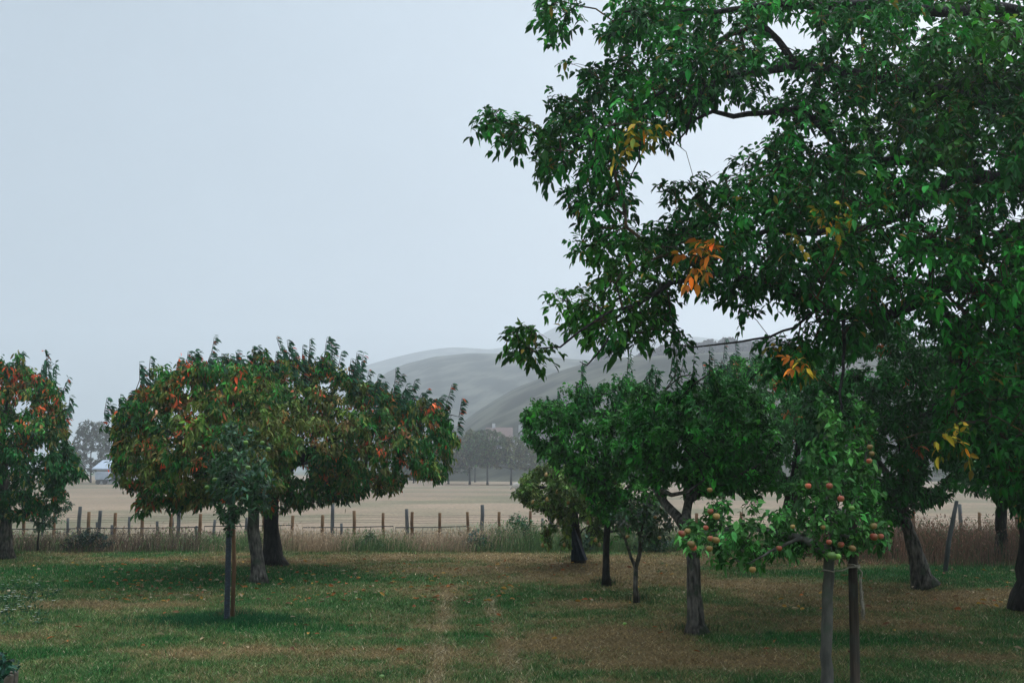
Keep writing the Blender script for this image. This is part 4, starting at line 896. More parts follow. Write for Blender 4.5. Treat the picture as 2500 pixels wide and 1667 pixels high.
l9 = [px_limb([(2020, 1712, D9b), (2018, 1667, D9b), (2015, 1600, D9b), (2019, 1480, D9b), (2022, 1385, D9b), (2026, 1340, D9b)], [0.055, 0.046, 0.040, 0.042, 0.038, 0.042]) + (None,),
      px_limb([(2024, 1350, D9b), (2000, 1340, 7.3), (1960, 1312, 7.4), (1890, 1300, 7.5), (1820, 1285, 7.6), (1740, 1295, 7.6), (1690, 1310, 7.6)], [0.030, 0.03, 0.027, 0.02, 0.015, 0.010, 0.004]) + (1,),
      px_limb([(2026, 1345, D9b), (2040, 1300, 7.4), (2045, 1262, 7.5), (2020, 1235, 7.5), (2008, 1190, 7.5), (1998, 1130, 7.5), (2010, 1080, 7.5)], [0.036, 0.032, 0.028, 0.018, 0.012, 0.009, 0.004]) + (1,),
      px_limb([(2045, 1262, 7.5), (2075, 1240, 7.6), (2100, 1200, 7.7), (2110, 1130, 7.8), (2120, 1080, 7.8)], [0.028, 0.02, 0.014, 0.009, 0.004]) + (1,),
      px_limb([(2035, 1320, 7.4), (2070, 1310, 7.5), (2120, 1290, 7.6), (2160, 1290, 7.7)], [0.016, 0.012, 0.009, 0.004]) + (1,),
      px_limb([(1960, 1312, 7.4), (1880, 1345, 7.3), (1830, 1375, 7.2)], [0.012, 0.009, 0.004]) + (1,)]
M_smooth = noise_mat('smooth_grey_bark', (0.06, 0.055, 0.045), (0.16, 0.145, 0.12), 13, 0.9, 0.8, 24, (1, 1, 0.35), (0.075, 0.09, 0.06), dist=0.015)
t9 = make_tree('apple_tree', 'front apple tree carrying many red and yellow apples, its smooth trunk roped to a stake', 'tree', b9, l9, tips, pal(rs, len(tips), (0.048, 0.17, 0.028), 0.45, 0.1), rs,
               simple_leaves(10, 0.048, 0.58, (0.1, 0.6), spread=1.0, back=0.14), M_leaf, M_smooth, M_bark, rt=0.0022, sap=0.07)
AP = [(1733, 1196, 'y'), (1734, 1248, 'r'), (1749, 1260, 'y'), (1723, 1288, 'r'), (1665, 1302, 'r'), (1679, 1296, 'y'), (1734, 1314, 'r'), (1748, 1318, 'y'), (1692, 1336, 'r'), (1688, 1328, 'y'), (1732, 1339, 'y'), (1837, 1390, 'y'),
      (1902, 1338, 'r'), (1935, 1285, 'y'), (1973, 1186, 'r'), (2053, 1217, 'r'), (2079, 1240, 'g'), (2009, 1287, 'y'), (2024, 1323, 'r'), (2053, 1329, 'r'), (2030, 1356, 'g'), (2045, 1358, 'g'), (2081, 1338, 'y'), (2132, 1284, 'y'),
      (2134, 1310, 'r'), (2150, 1309, 'r'), (2124, 1091, 'y'), (2128, 1107, 'y'), (2122, 1125, 'r'), (2025, 1186, 'r')]
for (a, b, k) in AP: fruit(t9, b9, at(a, b, 6.88 + rs.rand() * 0.3), 0.0245 + rs.randn() * 0.003, {'r': REDA, 'y': YELA, 'g': GRNA}[k])
mb = MB(); sx = at(2086, 1650, D9b + 0.05); st = at(2081, 1225, D9b + 0.05)
zz = np.linspace(-0.15, st[2], 26); px_ = sx[0] + (st[0] - sx[0]) * (zz - sx[2]) / (st[2] - sx[2])
mb.tube(np.stack([px_ + 0.003 * np.sin(zz * 5), np.full(26, D9b + 0.05), zz], -1), 0.037 - 0.004 * (zz / 1.5), 12, wob=0.10)
tag(mb.build('wooden_stake', M_stake, None, True), 'dark split stake roped beside the front apple tree, taller than the lawn grass', 'stake')
mb = MB(); ra = []
tz = at(2022, 1392, D9b); sz = at(2084, 1382, D9b + 0.05)
def loop(c, r, z, n=22): 
    ph = np.linspace(0, 2 * math.pi, n); return np.stack([c[0] + r * np.cos(ph), c[1] + r * np.sin(ph), z + 0.006 * np.sin(ph * 2)], -1)
mb.tube(loop(tz, 0.045, tz[2]), 0.005, 6); mb.tube(loop(sz, 0.042, sz[2]), 0.005, 6); mb.tube(loop(sz, 0.043, sz[2] + 0.012), 0.005, 6)
mb.tube(np.array([tz + (0.04, -0.03, 0), tz + (0.09, -0.045, 0.004), sz + (-0.05, -0.045, -0.004), sz + (0.0, -0.046, 0.0)]), 0.005, 6)
kn = at(2086, 1380, D9b - 0.0); tail = [(2086, 1381), (2096, 1386), (2105, 1396), (2102, 1420), (2104, 1450), (2107, 1480), (2110, 1500)]
mb.tube(np.array([at(a, b, D9b) for a, b in tail]), [0.005, 0.005, 0.005, 0.006, 0.007, 0.008, 0.009], 7, wob=0.2)
for q in range(70):
    s = rs.rand(); a0 = np.array([2098 + 9 * s, 1400 + 90 * s]); a1 = a0 + (rs.randn() * 3 + 2, 22 + rs.rand() * 28)
    mb.tube(np.array([at(a0[0], a0[1], D9b), at((a0[0] + a1[0]) / 2 + rs.randn() * 1.5, (a0[1] + a1[1]) / 2, D9b + rs.randn() * 0.01), at(a1[0], min(a1[1], 1512), D9b + rs.randn() * 0.015)]), [0.0028, 0.0024, 0.0012], 3)
tag(mb.build('rope', M_rope, None, True), 'pale frayed rope tying the front apple trunk to its stake', 'rope')

#==THINGS==
# ------------------------------------------------------------------ fences
def post(parent, off, px, ytop, D, r, m, lean=0.0):
    z0 = float(drop(np.array([D]))[0]) - 0.15; t = at(px, ytop, D); mb = MB()
    zs = np.linspace(z0, t[2], 6); j = rng.randn(6) * 0.004
    mb.tube(np.stack([t[0] + j + lean * (zs - t[2]), np.full(6, D), zs], -1) - off, [r * 1.05, r, r, r * .98, r * .97, r * 0.93], 9, wob=0.12)
    return mb.build('post', m, parent, True)
FD = 23.4
f1 = empty('wire_fence', (0, FD, float(drop(np.array([FD]))[0])), 'low wire fence on short tan round posts in the tall grass at the lawn edge', 'fence'); o1 = np.array(f1.location)
near = [(-90, 1248), (-20, 1250), (60, 1250), (134, 1246), (217.6, 1249), (282, 1251.5), (347.7, 1252), (418, 1254), (489.7, 1254), (566, 1256), (644, 1256), (714.5, 1258), (788, 1256.6), (865, 1246), (935.5, 1251.5), (1006, 1249), (1073.6, 1251.5), (1142, 1249),
        (1218, 1249), (1294.4, 1247), (1363, 1255), (1440, 1252), (1520, 1252), (1600, 1252), (1700, 1252), (1810, 1250), (1900, 1250), (2000, 1252), (2110, 1250), (2230, 1250), (2390, 1250), (2480, 1250), (2570, 1250)]
for a, b in near: post(f1, o1, a, b, FD, 0.034 + rng.rand() * 0.006, M_post, rng.randn() * 0.015)
def wires(parent, off, ylist, x0, x1, D, r, m, name='wire'):
    for yy in ylist:
        xs = np.linspace(x0, x1, 60); P = at(xs, yy + 1.2 * np.sin(xs * 0.02), np.full(60, D)); mb = MB(); mb.tube(P - off, r, 4); mb.build(name, m, parent)
wires(f1, o1, [1262, 1275], -100, 2600, FD - 0.04, 0.0022, M_wire)
for (xa, xb, yy) in [(27, 255, 1288), (240, 484, 1286), (499, 712, 1281), (739, 960, 1284), (965, 1145, 1284)]:
    mb = MB(); z = at((xa + xb) / 2, yy, FD - 0.5)
    A_, B_ = at(xa, yy + 3, FD - 0.5) - o1, at(xb, yy, FD - 0.5) - o1
    mb.tube(np.array([A_, (A_ + B_) / 2 - (0, 0, 0.01), B_]), 0.011, 6)
    for t in np.linspace(0, 1, 9):
        p = A_ * (1 - t) + B_ * t; mb.tube(np.array([p, p + (0.0, 0, -0.55)]), 0.0045, 4)
    for dz in (0.14, 0.28): mb.tube(np.array([A_ - (0, 0, dz), B_ - (0, 0, dz)]), 0.0035, 4)
    mb.build('mesh_panel', M_wire, f1)
FD2 = 27.0
f2 = empty('post_fence', (0, FD2, -0.45), 'straggling line of taller weathered grey posts just behind the tan post fence', 'fence'); o2 = np.array(f2.location)
for a, b in [(-60, 1240), (20, 1262), (107, 1262), (166, 1264), (196, 1236), (245.7, 1246), (237, 1274), (273, 1281), (315.5, 1261), (384, 1272), (421, 1263), (438, 1236), (480, 1283), (525, 1268), (602, 1263), (834, 1277), (812.5, 1229), (992, 1242), (1177.7, 1232), (1324, 1265), (1345, 1238),
             (1560, 1240), (1760, 1238), (2050, 1240), (2190, 1245), (2343, 1230), (2560, 1236)]:
    post(f2, o2, a, b, FD2, 0.05 if b < 1250 else 0.036, M_grey, rng.randn() * 0.03)
wires(f2, o2, [1258, 1270], -100, 2600, FD2, 0.0022, M_wire)
# leaning grey prop at the right
mb = MB(); A_ = at(2336, 1222, 16.5); B_ = at(2317, 1320, 16.5); Bz = B_ + (B_ - A_) * 0.6
mb.tube(np.array([A_, (A_ + B_) / 2, B_, (A_[0] - 0.27, 16.5, -0.1)]), [0.028, 0.034, 0.036, 0.036], 9, wob=0.1)
tag(mb.build('leaning_prop', M_grey, None, True), 'grey pole leaning up into the leaves before the tall brown grass at right', 'pole')

# ------------------------------------------------------------------ tall grass and weeds along the fence
def tall_band(n, x0, x1, y0, y1, hf, colf, name, label, wd=0.006, two=True, headp=0.35, leanx=0.03):
    x = x0 + (x1 - x0) * rng.rand(n); y = y0 + (y1 - y0) * rng.rand(n); z = drop(y) + lawn_z(x, y)
    h = hf(x, y) * (0.5 + 0.6 * rng.rand(n)); P = np.stack([x, y, z], -1)
    lean = rng.randn(n, 3) * np.array([1, 1, 0]) * (h * 0.28)[:, None] + np.array([leanx, 0, 0])
    c = colf(x, y, n); V, T, Q, cc = blades(P, h, np.full(n, wd) * (0.7 + 0.8 * rng.rand(n)), lean, c, True)
    hd = rng.rand(n) < headp; k = hd.sum()
    tipp = (P + lean + np.array([0, 0, 1.0]) * h[:, None])[hd]
    Vh, Th, Qh, ch = leaves(tipp - (0, 0, 0.04), np.array([0, 0, 1.0]) + rng.randn(k, 3) * 0.35, rng.randn(k, 3), 0.06 + 0.05 * rng.rand(k), 0.012 + 0.01 * rng.rand(k), c[hd] * 1.25, 0.3, 0.2, False)
    o = len(V); V = np.vstack([V, Vh]); cc = np.vstack([cc, ch]); T = np.vstack([T, Th + o])
    return tag(link_mesh(name, V, [T, Q], M_grass, None, cc), label, 'tall grass', kind='stuff')
def bandcol(x, y, n):
    g = fbm(x * 0.7 + 9, y * 0.9, 3) + 0.10 * np.clip((x - 0) / 4, -1, 1) - 0.10 * (y - 21.5)
    c = np.where((g + rng.randn(n) * 0.08 > 0.5)[:, None], np.array((0.10, 0.165, 0.06)), np.array((0.36, 0.26, 0.17)))
    c = np.where((x < -6.3)[:, None] & (rng.rand(n, 1) < 0.6), np.array((0.12, 0.08, 0.06)), c)
    return c * np.exp(rng.randn(n, 1) * 0.3)
def bandh(x, y):
    h = 0.27 + 0.34 * fbm(x * 0.8, y * 0.8, 3) + 0.10 * (y - 20.6) * 0.6
    h = h + 0.20 * np.exp(-((x - 1.0) / 2.4) ** 2)
    return h * np.clip((y - 20.0) / 0.8, 0.3, 1)
tall_band(52000, -16, 5.5, 20.3, 23.5, bandh, bandcol, 'tall_grass', 'tall seeding grass and green weeds along the foot of the fence')
def rc(x, y, n):
    return np.where((rng.rand(n) < 0.75)[:, None], np.array((0.19, 0.105, 0.072)), np.array((0.06, 0.09, 0.04))) * np.exp(rng.randn(n, 1) * 0.35)
tall_band(30000, 5.5, 15.5, 17.6, 23.5, lambda x, y: (0.42 + 0.45 * fbm(x * 0.9, y * 0.9, 3)) * np.clip((y - 17.2 - 1.2 * (x < 7.2) * (7.2 - x)) / 1.0, 0.12, 1), rc, 'brown_grass', 'reddish brown dried grass thicket behind the leaning trunk at right', headp=0.5)
# leafy weeds
def bush(name, label, pxc, py_top, py_base, wpx, D, col, n, L, seed, cat='bush', thick=0.4, stem=True):
    rs = np.random.RandomState(seed); base = at(pxc, py_base, D); base[2] = float(drop(np.array([D]))[0]) - 0.02
    poly = [(pxc - wpx, py_base), (pxc - wpx * .9, (py_top + py_base) / 2), (pxc - wpx * .4, py_top + 8), (pxc, py_top), (pxc + wpx * .5, py_top + 6), (pxc + wpx * .9, (py_top + py_base) / 2 + 5), (pxc + wpx, py_base)]
    tips, P, DD = crown_tips([poly], n, D, thick, rs, wpx * 0.6, (), 0)
    limbs = [(np.array([base, base + (0.02, 0, 0.15)]), np.array([0.012, 0.01]), None)]
    return make_tree(name, label, cat, base, limbs, tips, pal(rs, n, col, 0.3, 0.12), rs, simple_leaves(9, L, 0.5, rich=False), M_leaf, M_barkd, rt=0.0018)
bush('bramble_bush', 'bright green bramble mound in the tall grass left of the pear tree', 1262, 1248, 1330, 62, 21.6, (0.04, 0.115, 0.045), 190, 0.055, 51)
bush('weed_clump', 'grey green weed clump among dry stalks right of the middle posts', 1165, 1290, 1340, 40, 20.9, (0.045, 0.10, 0.06), 90, 0.05, 52)
bush('weed_clump', 'olive weed clump at the lawn edge behind the cherry trunks', 900, 1292, 1338, 38, 21.0, (0.055, 0.09, 0.045), 80, 0.05, 53)
bush('weed_clump', 'dark weed clump spilling onto the lawn near the left cherry', 215, 1288, 1340, 70, 20.6, (0.030, 0.055, 0.032), 150, 0.05, 54)
bush('weed_clump', 'green weed clump between the cloth wrapped pear and the slim trunk', 1440, 1288, 1338, 34, 20.5, (0.045, 0.09, 0.04), 80, 0.05, 55)
bush('weed_clump', 'leafy weed clump behind the little forked tree', 1600, 1290, 1345, 60, 20.3, (0.035, 0.08, 0.036), 120, 0.05, 56)

# tufts of longer grass round the trunks (part of the ground cover)
Ps = []; Hs = []; Cs = []
for q, p in enumerate(EX + [on_ground(567, 1508)]):
    n = 420; r = np.abs(rng.randn(n)) * 0.16 + 0.05; th = rng.rand(n) * 6.283
    P = np.stack([p[0] + r * np.cos(th), p[1] + r * np.sin(th), np.full(n, 0.0)], -1); P[:, 2] = lawn_z(P[:, 0], P[:, 1])
    Ps.append(P); Hs.append((0.05 + 0.08 * rng.rand(n)) * np.exp(-r)); dry = rng.rand(n, 1) < (0.25 if q != 3 else 0.05)
    Cs.append(np.where(dry, G_DRY, (0.028, 0.075, 0.03)) * np.exp(rng.randn(n, 1) * 0.3))
p = on_ground(540, 1520); n = 9000
P = np.stack([p[0] + rng.randn(n) * 0.42, p[1] + rng.randn(n) * 0.22, np.zeros(n)], -1); P[:, 2] = lawn_z(P[:, 0], P[:, 1])
Ps.append(P); Hs.append(0.03 + 0.05 * rng.rand(n)); Cs.append(np.array((0.014, 0.085, 0.028)) * np.exp(rng.randn(n, 1) * 0.25))
for q in range(170):                       # scattered weeds and missed tufts in the mown grass
    yy = 6.0 * (20.0 / 6.0) ** rng.rand(); xx = (rng.rand() * 2 - 1) * 0.6 * yy; n = 26 + rng.randint(30); sp = 0.03 + 0.06 * rng.rand()
    P = np.stack([xx + rng.randn(n) * sp, yy + rng.randn(n) * sp, np.zeros(n)], -1); P[:, 2] = lawn_z(P[:, 0], P[:, 1])
    Ps.append(P); Hs.append(0.03 + 0.045 * rng.rand(n)); Cs.append(np.array((0.03, 0.10, 0.03) if rng.rand() < 0.6 else (0.20, 0.15, 0.08)) * np.exp(rng.randn(n, 1) * 0.3))
P = np.vstack(Ps); h = np.concatenate(Hs); c = np.vstack(Cs); n = len(P)
V, T, Q, cc = blades(P, h, np.full(n, 0.006), rng.randn(n, 3) * np.array([0.025, 0.025, 0]), c, True)
tag(link_mesh('grass_tufts', V, [T, Q], M_grass, None, cc), 'longer grass growing round the feet of the trunks', 'grass', kind='stuff')

# fallen leaves
px = []; 
def lit(n, x0, x1, y0, y1): 
    return np.stack([x0 + (x1 - x0) * rng.rand(n), y0 + (y1 - y0) * rng.rand(n)], -1)
LP = np.vstack([lit(380, 250, 1250, 1370, 1475), lit(80, 0, 500, 1370, 1470), lit(90, 1100, 1700, 1370, 1480), lit(110, 1900, 2500, 1370, 1500), lit(45, 100, 1700, 1470, 1600), lit(18, 1800, 2500, 1490, 1620), lit(50, 800, 1150, 1380, 1440)])
G = np.array([on_ground(a, b) for a, b in LP]); n = len(G); G[:, 2] = lawn_z(G[:, 0], G[:, 1]) + 0.04
colL = np.array([(0.42, 0.13, 0.03), (0.48, 0.26, 0.05), (0.30, 0.09, 0.03), (0.34, 0.24, 0.13), (0.22, 0.10, 0.05), (0.42, 0.33, 0.20)])[rng.randint(0, 6, n)] * np.exp(rng.randn(n, 1) * 0.2)
LL = 0.05 + 0.05 * rng.rand(n)
V, T, Q, cc = leaves(G, np.stack([rng.randn(n), rng.randn(n), 0.12 * rng.randn(n)], -1), np.array([0, 0, 1.0]) + rng.randn(n, 3) * 0.5, LL, LL * 0.45, colL, 0.1, 0.25)
tag(link_mesh('fallen_leaves', V, [T, Q], M_litter, None, cc), 'orange, yellow and brown fallen leaves scattered over the lawn', 'leaves', kind='stuff')
for (a, b, r, k, lb) in [(932, 1659, 0.024, GRNA, 'pale green windfall apple lying at the bottom edge of the lawn'), (1452, 1446, 0.026, YELA, 'pale windfall lying in the middle of the lawn left of the slim trunk'),
                          (710, 1482, 0.022, YELA, 'yellow windfall on the lawn right of the blue trunk guard'), (1525, 1528, 0.020, GRNA, 'small greenish windfall on the brown grass below the little forked tree')]:
    p = on_ground(a, b); p[2] = float(lawn_z(p[None, 0], p[None, 1])[0]) + 0.028
    o = fruit(None, (0, 0, 0), p, r, k, 'windfall_apple', stalk=False); tag(o, lb, 'apple')

# ------------------------------------------------------------------ white flowers at the left
rs = np.random.RandomState(61)
M_petal = attr_mat('petal', 0.6, spec=0.2)
fl = [(12, 1432), (40, 1425), (28, 1448), (60, 1440), (82, 1428), (95, 1432), (8, 1462), (36, 1470), (22, 1478), (76, 1462), (120, 1450), (83, 1480), (62, 1487), (20, 1490), (100, 1494), (88, 1515), (25, 1518), (134, 1440), (50, 1455), (-30, 1450), (-60, 1430), (-20, 1480), (-45, 1500)]
flg = 'white flowers in the grass at the left edge'
for q, (a, b) in enumerate(fl):
    p = on_ground(a, b + 14); p[2] = 0
    root = empty('daisy_plant', p, 'small white flowered plant in the green grass at the left edge', 'flower', flg)
    mb = MB(); nst = 2 + rs.randint(0, 3); heads = []
    for s in range(nst):
        hgt = 0.07 + 0.14 * rs.rand(); dx, dy = rs.randn(2) * 0.06; top = np.array([dx, dy, hgt]); heads.append(top)
        mb.tube(np.array([(dx * .3, dy * .3, -0.02), (dx * .7, dy * .7, hgt * .5), top]), 0.002, 4, col=(0.03, 0.08, 0.03))
    m = 22; P = np.stack([rs.randn(m) * 0.05, rs.randn(m) * 0.05, rs.rand(m) * 0.08], -1); Lf = 0.04 + 0.03 * rs.rand(m)
    V, T, Q, c = leaves(P, unit(rs.randn(m, 3)) + (0, 0, 0.6), rs.randn(m, 3), Lf, Lf * 0.3, pal(rs, m, (0.03, 0.09, 0.035), 0.2), 0.2, 0.2)
    mb.add(V, T, Q, c); mb.build('stems', M_leaf, root, colour=True)
    for t in heads:
        k = 9; ph = np.arange(k) / k * 6.283; A = np.stack([np.cos(ph), np.sin(ph), np.full(k, 0.15)], -1); r = 0.016 + 0.008 * rs.rand()
        yel = rs.rand() < 0.3; V, T, Q, c = leaves(np.repeat(t[None], k, 0), A, np.tile((0, 0, 1.0), (k, 1)), np.full(k, r), r * 0.55, np.tile((0.42, 0.40, 0.18) if yel else (0.62, 0.66, 0.62), (k, 1)), 0.1, 0.05, False)
        mb = MB(); mb.add(V, T, None, c)
        dd = np.array([(0, 0, 0.004)] + [(math.cos(u) * r * .3, math.sin(u) * r * .3, 0.002) for u in np.arange(6) / 6 * 6.283]) + t
        mb.add(dd, [(0, 1 + u, 1 + (u + 1) % 6) for u in range(6)], None, (0.35, 0.28, 0.03)); mb.build('blossom', M_petal, root, colour=True)

# ------------------------------------------------------------------ planter in the lower left corner
pr = at(47, 1640, 6.5); px1 = float(pr[0]); pz = float(pr[2])
pl = empty('planter', (px1 - 0.6, 6.0, 0), 'weathered planter box of timber boards in the lower left corner', 'planter'); o = np.array(pl.location)
def pb(name, lo, hi, m): 
    mb = MB(); mb.box(np.array(lo) - o, np.array(hi) - o); ob = mb.build(name, m, pl); bv = ob.modifiers.new('bevel', 'BEVEL'); bv.width = 0.008; bv.segments = 2; return ob
x0, x1, y0, y1 = px1 - 1.3, px1, 5.4, 6.5
hh = pz / 2
for (za, zb) in ((-0.02, hh - 0.004), (hh + 0.004, pz)):
    pb('board', (x0 + 0.05, y1 - 0.045, za), (x1 - 0.05, y1 - 0.005, zb), M_timber); pb('board', (x0 + 0.05, y0 + 0.005, za), (x1 - 0.05, y0 + 0.045, zb), M_timber)
    pb('board', (x1 - 0.045, y0 + 0.05, za), (x1 - 0.005, y1 - 0.05, zb), M_timber); pb('board', (x0 + 0.005, y0 + 0.05, za), (x0 + 0.045, y1 - 0.05, zb), M_timber)
for (cx, cy) in ((x0, y0), (x1 - 0.05, y0), (x0, y1 - 0.05), (x1 - 0.05, y1 - 0.05)): pb('corner_post', (cx, cy, -0.03), (cx + 0.05, cy + 0.05, pz + 0.012), M_timber)
V, Q = grid(x0 + 0.045, x1 - 0.045, 24, y0 + 0.045, y1 - 0.045, 24, lambda x, y: pz - 0.05 + 0.05 * (fbm(x * 6, y * 6, 3) - 0.5))
link_mesh('soil', V - o, [Q], M_soil, pl, None, True)
rs = np.random.RandomState(63)
PP = [[(-260, 1660), (-200, 1600), (-80, 1590), (-10, 1588), (30, 1600), (44, 1625), (50, 1645), (20, 1650), (-100, 1665)]]
tips, P, DD = crown_tips(PP, 150, 6.35, 0.35, rs, 30, (), 0)
bpl = np.array((px1 - 0.45, 6.2, pz - 0.06))
make_tree('planter_shrub', 'leafy dark green shrub growing in the corner planter', 'plant', bpl, [(np.array([bpl, bpl + (0, 0, 0.06)]), np.array([0.01, 0.008]), None)], tips, pal(rs, len(tips), (0.025, 0.085, 0.038), 0.3), rs,
          simple_leaves(9, 0.05, 0.55), M_leaf, M_barkd, rt=0.0018)

# ------------------------------------------------------------------ far trees, houses, sheep
def far_tree(name, label, px, ytop, ybase, wpx, D, col, n, L, seed, trunk_h=0.25, shape='round', group=None, cat='tree', z0=-0.45):
    rs = np.random.RandomState(seed); b = at(px, ybase, D); b[2] = z0 + float(field_z(np.array([b[0]]), np.array([D]))[0] - z0) 
    yc = ybase - (ybase - ytop) * trunk_h
    if shape == 'round': poly = [(px - wpx * .7, yc), (px - wpx, (yc + ytop) / 2 + 8), (px - wpx * .75, ytop + (yc - ytop) * .25), (px - wpx * .3, ytop + 5), (px + wpx * .1, ytop), (px + wpx * .6, ytop + (yc - ytop) * .15), (px + wpx, (yc + ytop) / 2), (px + wpx * .8, yc)]
    else: poly = [(px - wpx, yc), (px - wpx * .9, (yc + ytop) / 2 + 20), (px - wpx * .45, ytop + 14), (px - wpx * .1, ytop), (px + wpx * .15, ytop + 14), (px + wpx * .5, ytop + 10), (px + wpx * .8, ytop + 40), (px + wpx, yc)]
    sc = D / FPX; tips, P, DD = crown_tips([poly], n, D, wpx * sc * 0.9, rs, wpx * 0.6, (), 0)
    mid = at(px, yc - (yc - ytop) * 0.4, D); r = max(0.09, wpx * sc * 0.028)
    limbs = [(np.array([b + (0, 0, -0.1), at(px, yc, D), mid]), np.array([r * 1.3, r, r * 0.5]), None)]
    return make_tree(name, label, cat, b, limbs, tips, pal(rs, n, col, 0.3, 0.1), rs, simple_leaves(9, L, 0.6, spread=1.2, back=0.5, rich=False), M_far, M_barkd, rt=0.012, sap=0.5, minr=0.015, group=group)
FG = (0.060, 0.095, 0.038); FY = (0.10, 0.11, 0.045)
far_tree('field_tree', 'misty orchard tree, first trunk at the far field edge right of the cherry', 1147, 1046, 1180, 67, 130, FY, 494, 0.26, 71, 0.32)
far_tree('field_tree', 'taller misty tree, second trunk at the far field edge', 1190, 1042, 1181, 65, 128, FG, 532, 0.26, 72, 0.32)
far_tree('field_tree', 'forked misty tree on the stoutest trunk at the far field edge', 1248, 1062, 1181, 71, 128, FY, 532, 0.26, 73, 0.30)
far_tree('field_tree', 'pale misty tree at the field edge half behind the pear tree', 1310, 1069, 1179, 65, 132, FG, 418, 0.26, 74, 0.3)
far_tree('field_tree', 'low misty tree tucked behind the right tips of the cherry crown', 1095, 1082, 1178, 65, 133, FG, 418, 0.26, 75, 0.25)
far_tree('hedge_tree', 'slanting willow like tree behind the far orchard row', 1160, 1036, 1174, 45, 147, FG, 418, 0.26, 76, 0.3, 'tall')
far_tree('tall_tree', 'tall grey tree rising behind the shed in the gap between the cherries', 222, 1016, 1166, 60, 140, (0.075, 0.085, 0.055), 798, 0.26, 77, 0.10, 'tall')
far_tree('hedge_tree', 'lower grey tree left of the shed behind the cherry tips', 165, 1089, 1168, 52, 145, (0.075, 0.085, 0.055), 494, 0.26, 78, 0.1)
far_tree('hedge_tree', 'misty tree right behind the shed roof', 300, 1074, 1168, 57, 147, (0.075, 0.085, 0.055), 494, 0.26, 79, 0.1)
for q, (a, t, w_) in enumerate([(400, 1110, 50), (500, 1100, 50), (1010, 1120, 45)]):
    far_tree('hedge_tree', ['misty tree glimpsed under the left cherry crown', 'misty tree behind the paired cherry trunks', 'low misty tree under the right end of the cherry crown'][q], a, t, 1172, w_, 138, FG, 180, 0.30, 80 + q, 0.15)
for q, (a, t, w_) in enumerate([(1700, 1120, 60), (1850, 1115, 60), (2330, 1110, 60), (2440, 1115, 60)]):
    far_tree('hedge_tree', ['misty tree behind the middle apple tree', 'misty tree behind the back cherry trunk', 'misty tree behind the leaning trunk tree', 'misty tree behind the far right trunks'][q], a, t, 1174, w_, 138, FG, 150, 0.30, 90 + q, 0.15)
# hilltop wood and clumps
def wood_clump(name, label, px0, px1, ytop, D, hpx, n, seed, col=(0.05, 0.04, 0.035), kind=None, cat='tree'):
    rs = np.random.RandomState(seed); x = px0 + (px1 - px0) * rs.rand(n); f = (x - px0) / (px1 - px0)
    env = np.sin(np.clip(f, 0, 1) * math.pi) ** 0.4 * (0.75 + 0.4 * vnoise(x * 0.06, np.full(n, 3.3 + seed)))
    yb = np.interp(x, [1240, 1430, 1500, 1600, 1750, 2000], [960, 905, 890, 882, 875, 864]) if D < 360 else np.full(n, ytop + hpx)
    y = yb + 4 - (hpx * env) * rs.rand(n); Dd = D + rs.rand(n) * 8
    P = at(x, y, Dd); L = np.full(n, 1.0) * D / 260
    base = P.mean(0); base[2] = P[:, 2].min()
    V, T, Q, c = leaves(P - base, rs.randn(n, 3), rs.randn(n, 3), L * (0.5 + rs.rand(n) * .6), L * 0.6, pal(rs, n, col, 0.25, 0.08), 0.1, 0.2, False)
    if kind: 
        ob = link_mesh(name, V + base, [T], M_far, None, c); return tag(ob, label, cat, kind=kind)
    r_ = empty(name, base, label, cat); link_mesh('crown', V, [T], M_far, r_, c)
    mb = MB(); mb.tube(np.array([(0, 0, -2.0), (0, 0, 1.5)]), [0.3, 0.22], 8); mb.build('trunk', M_barkd, r_); return r_
wood_clump('wood', 'dark reddish wood along the crest of the vineyard slope', 1540, 1960, 845, 283, 50, 30000, 101, kind='stuff', cat='wood')
wood_clump('hilltop_tree', 'round misty tree alone on the crest below the bare walnut twig', 1450, 1496, 862, 310, 44, 1400, 102)

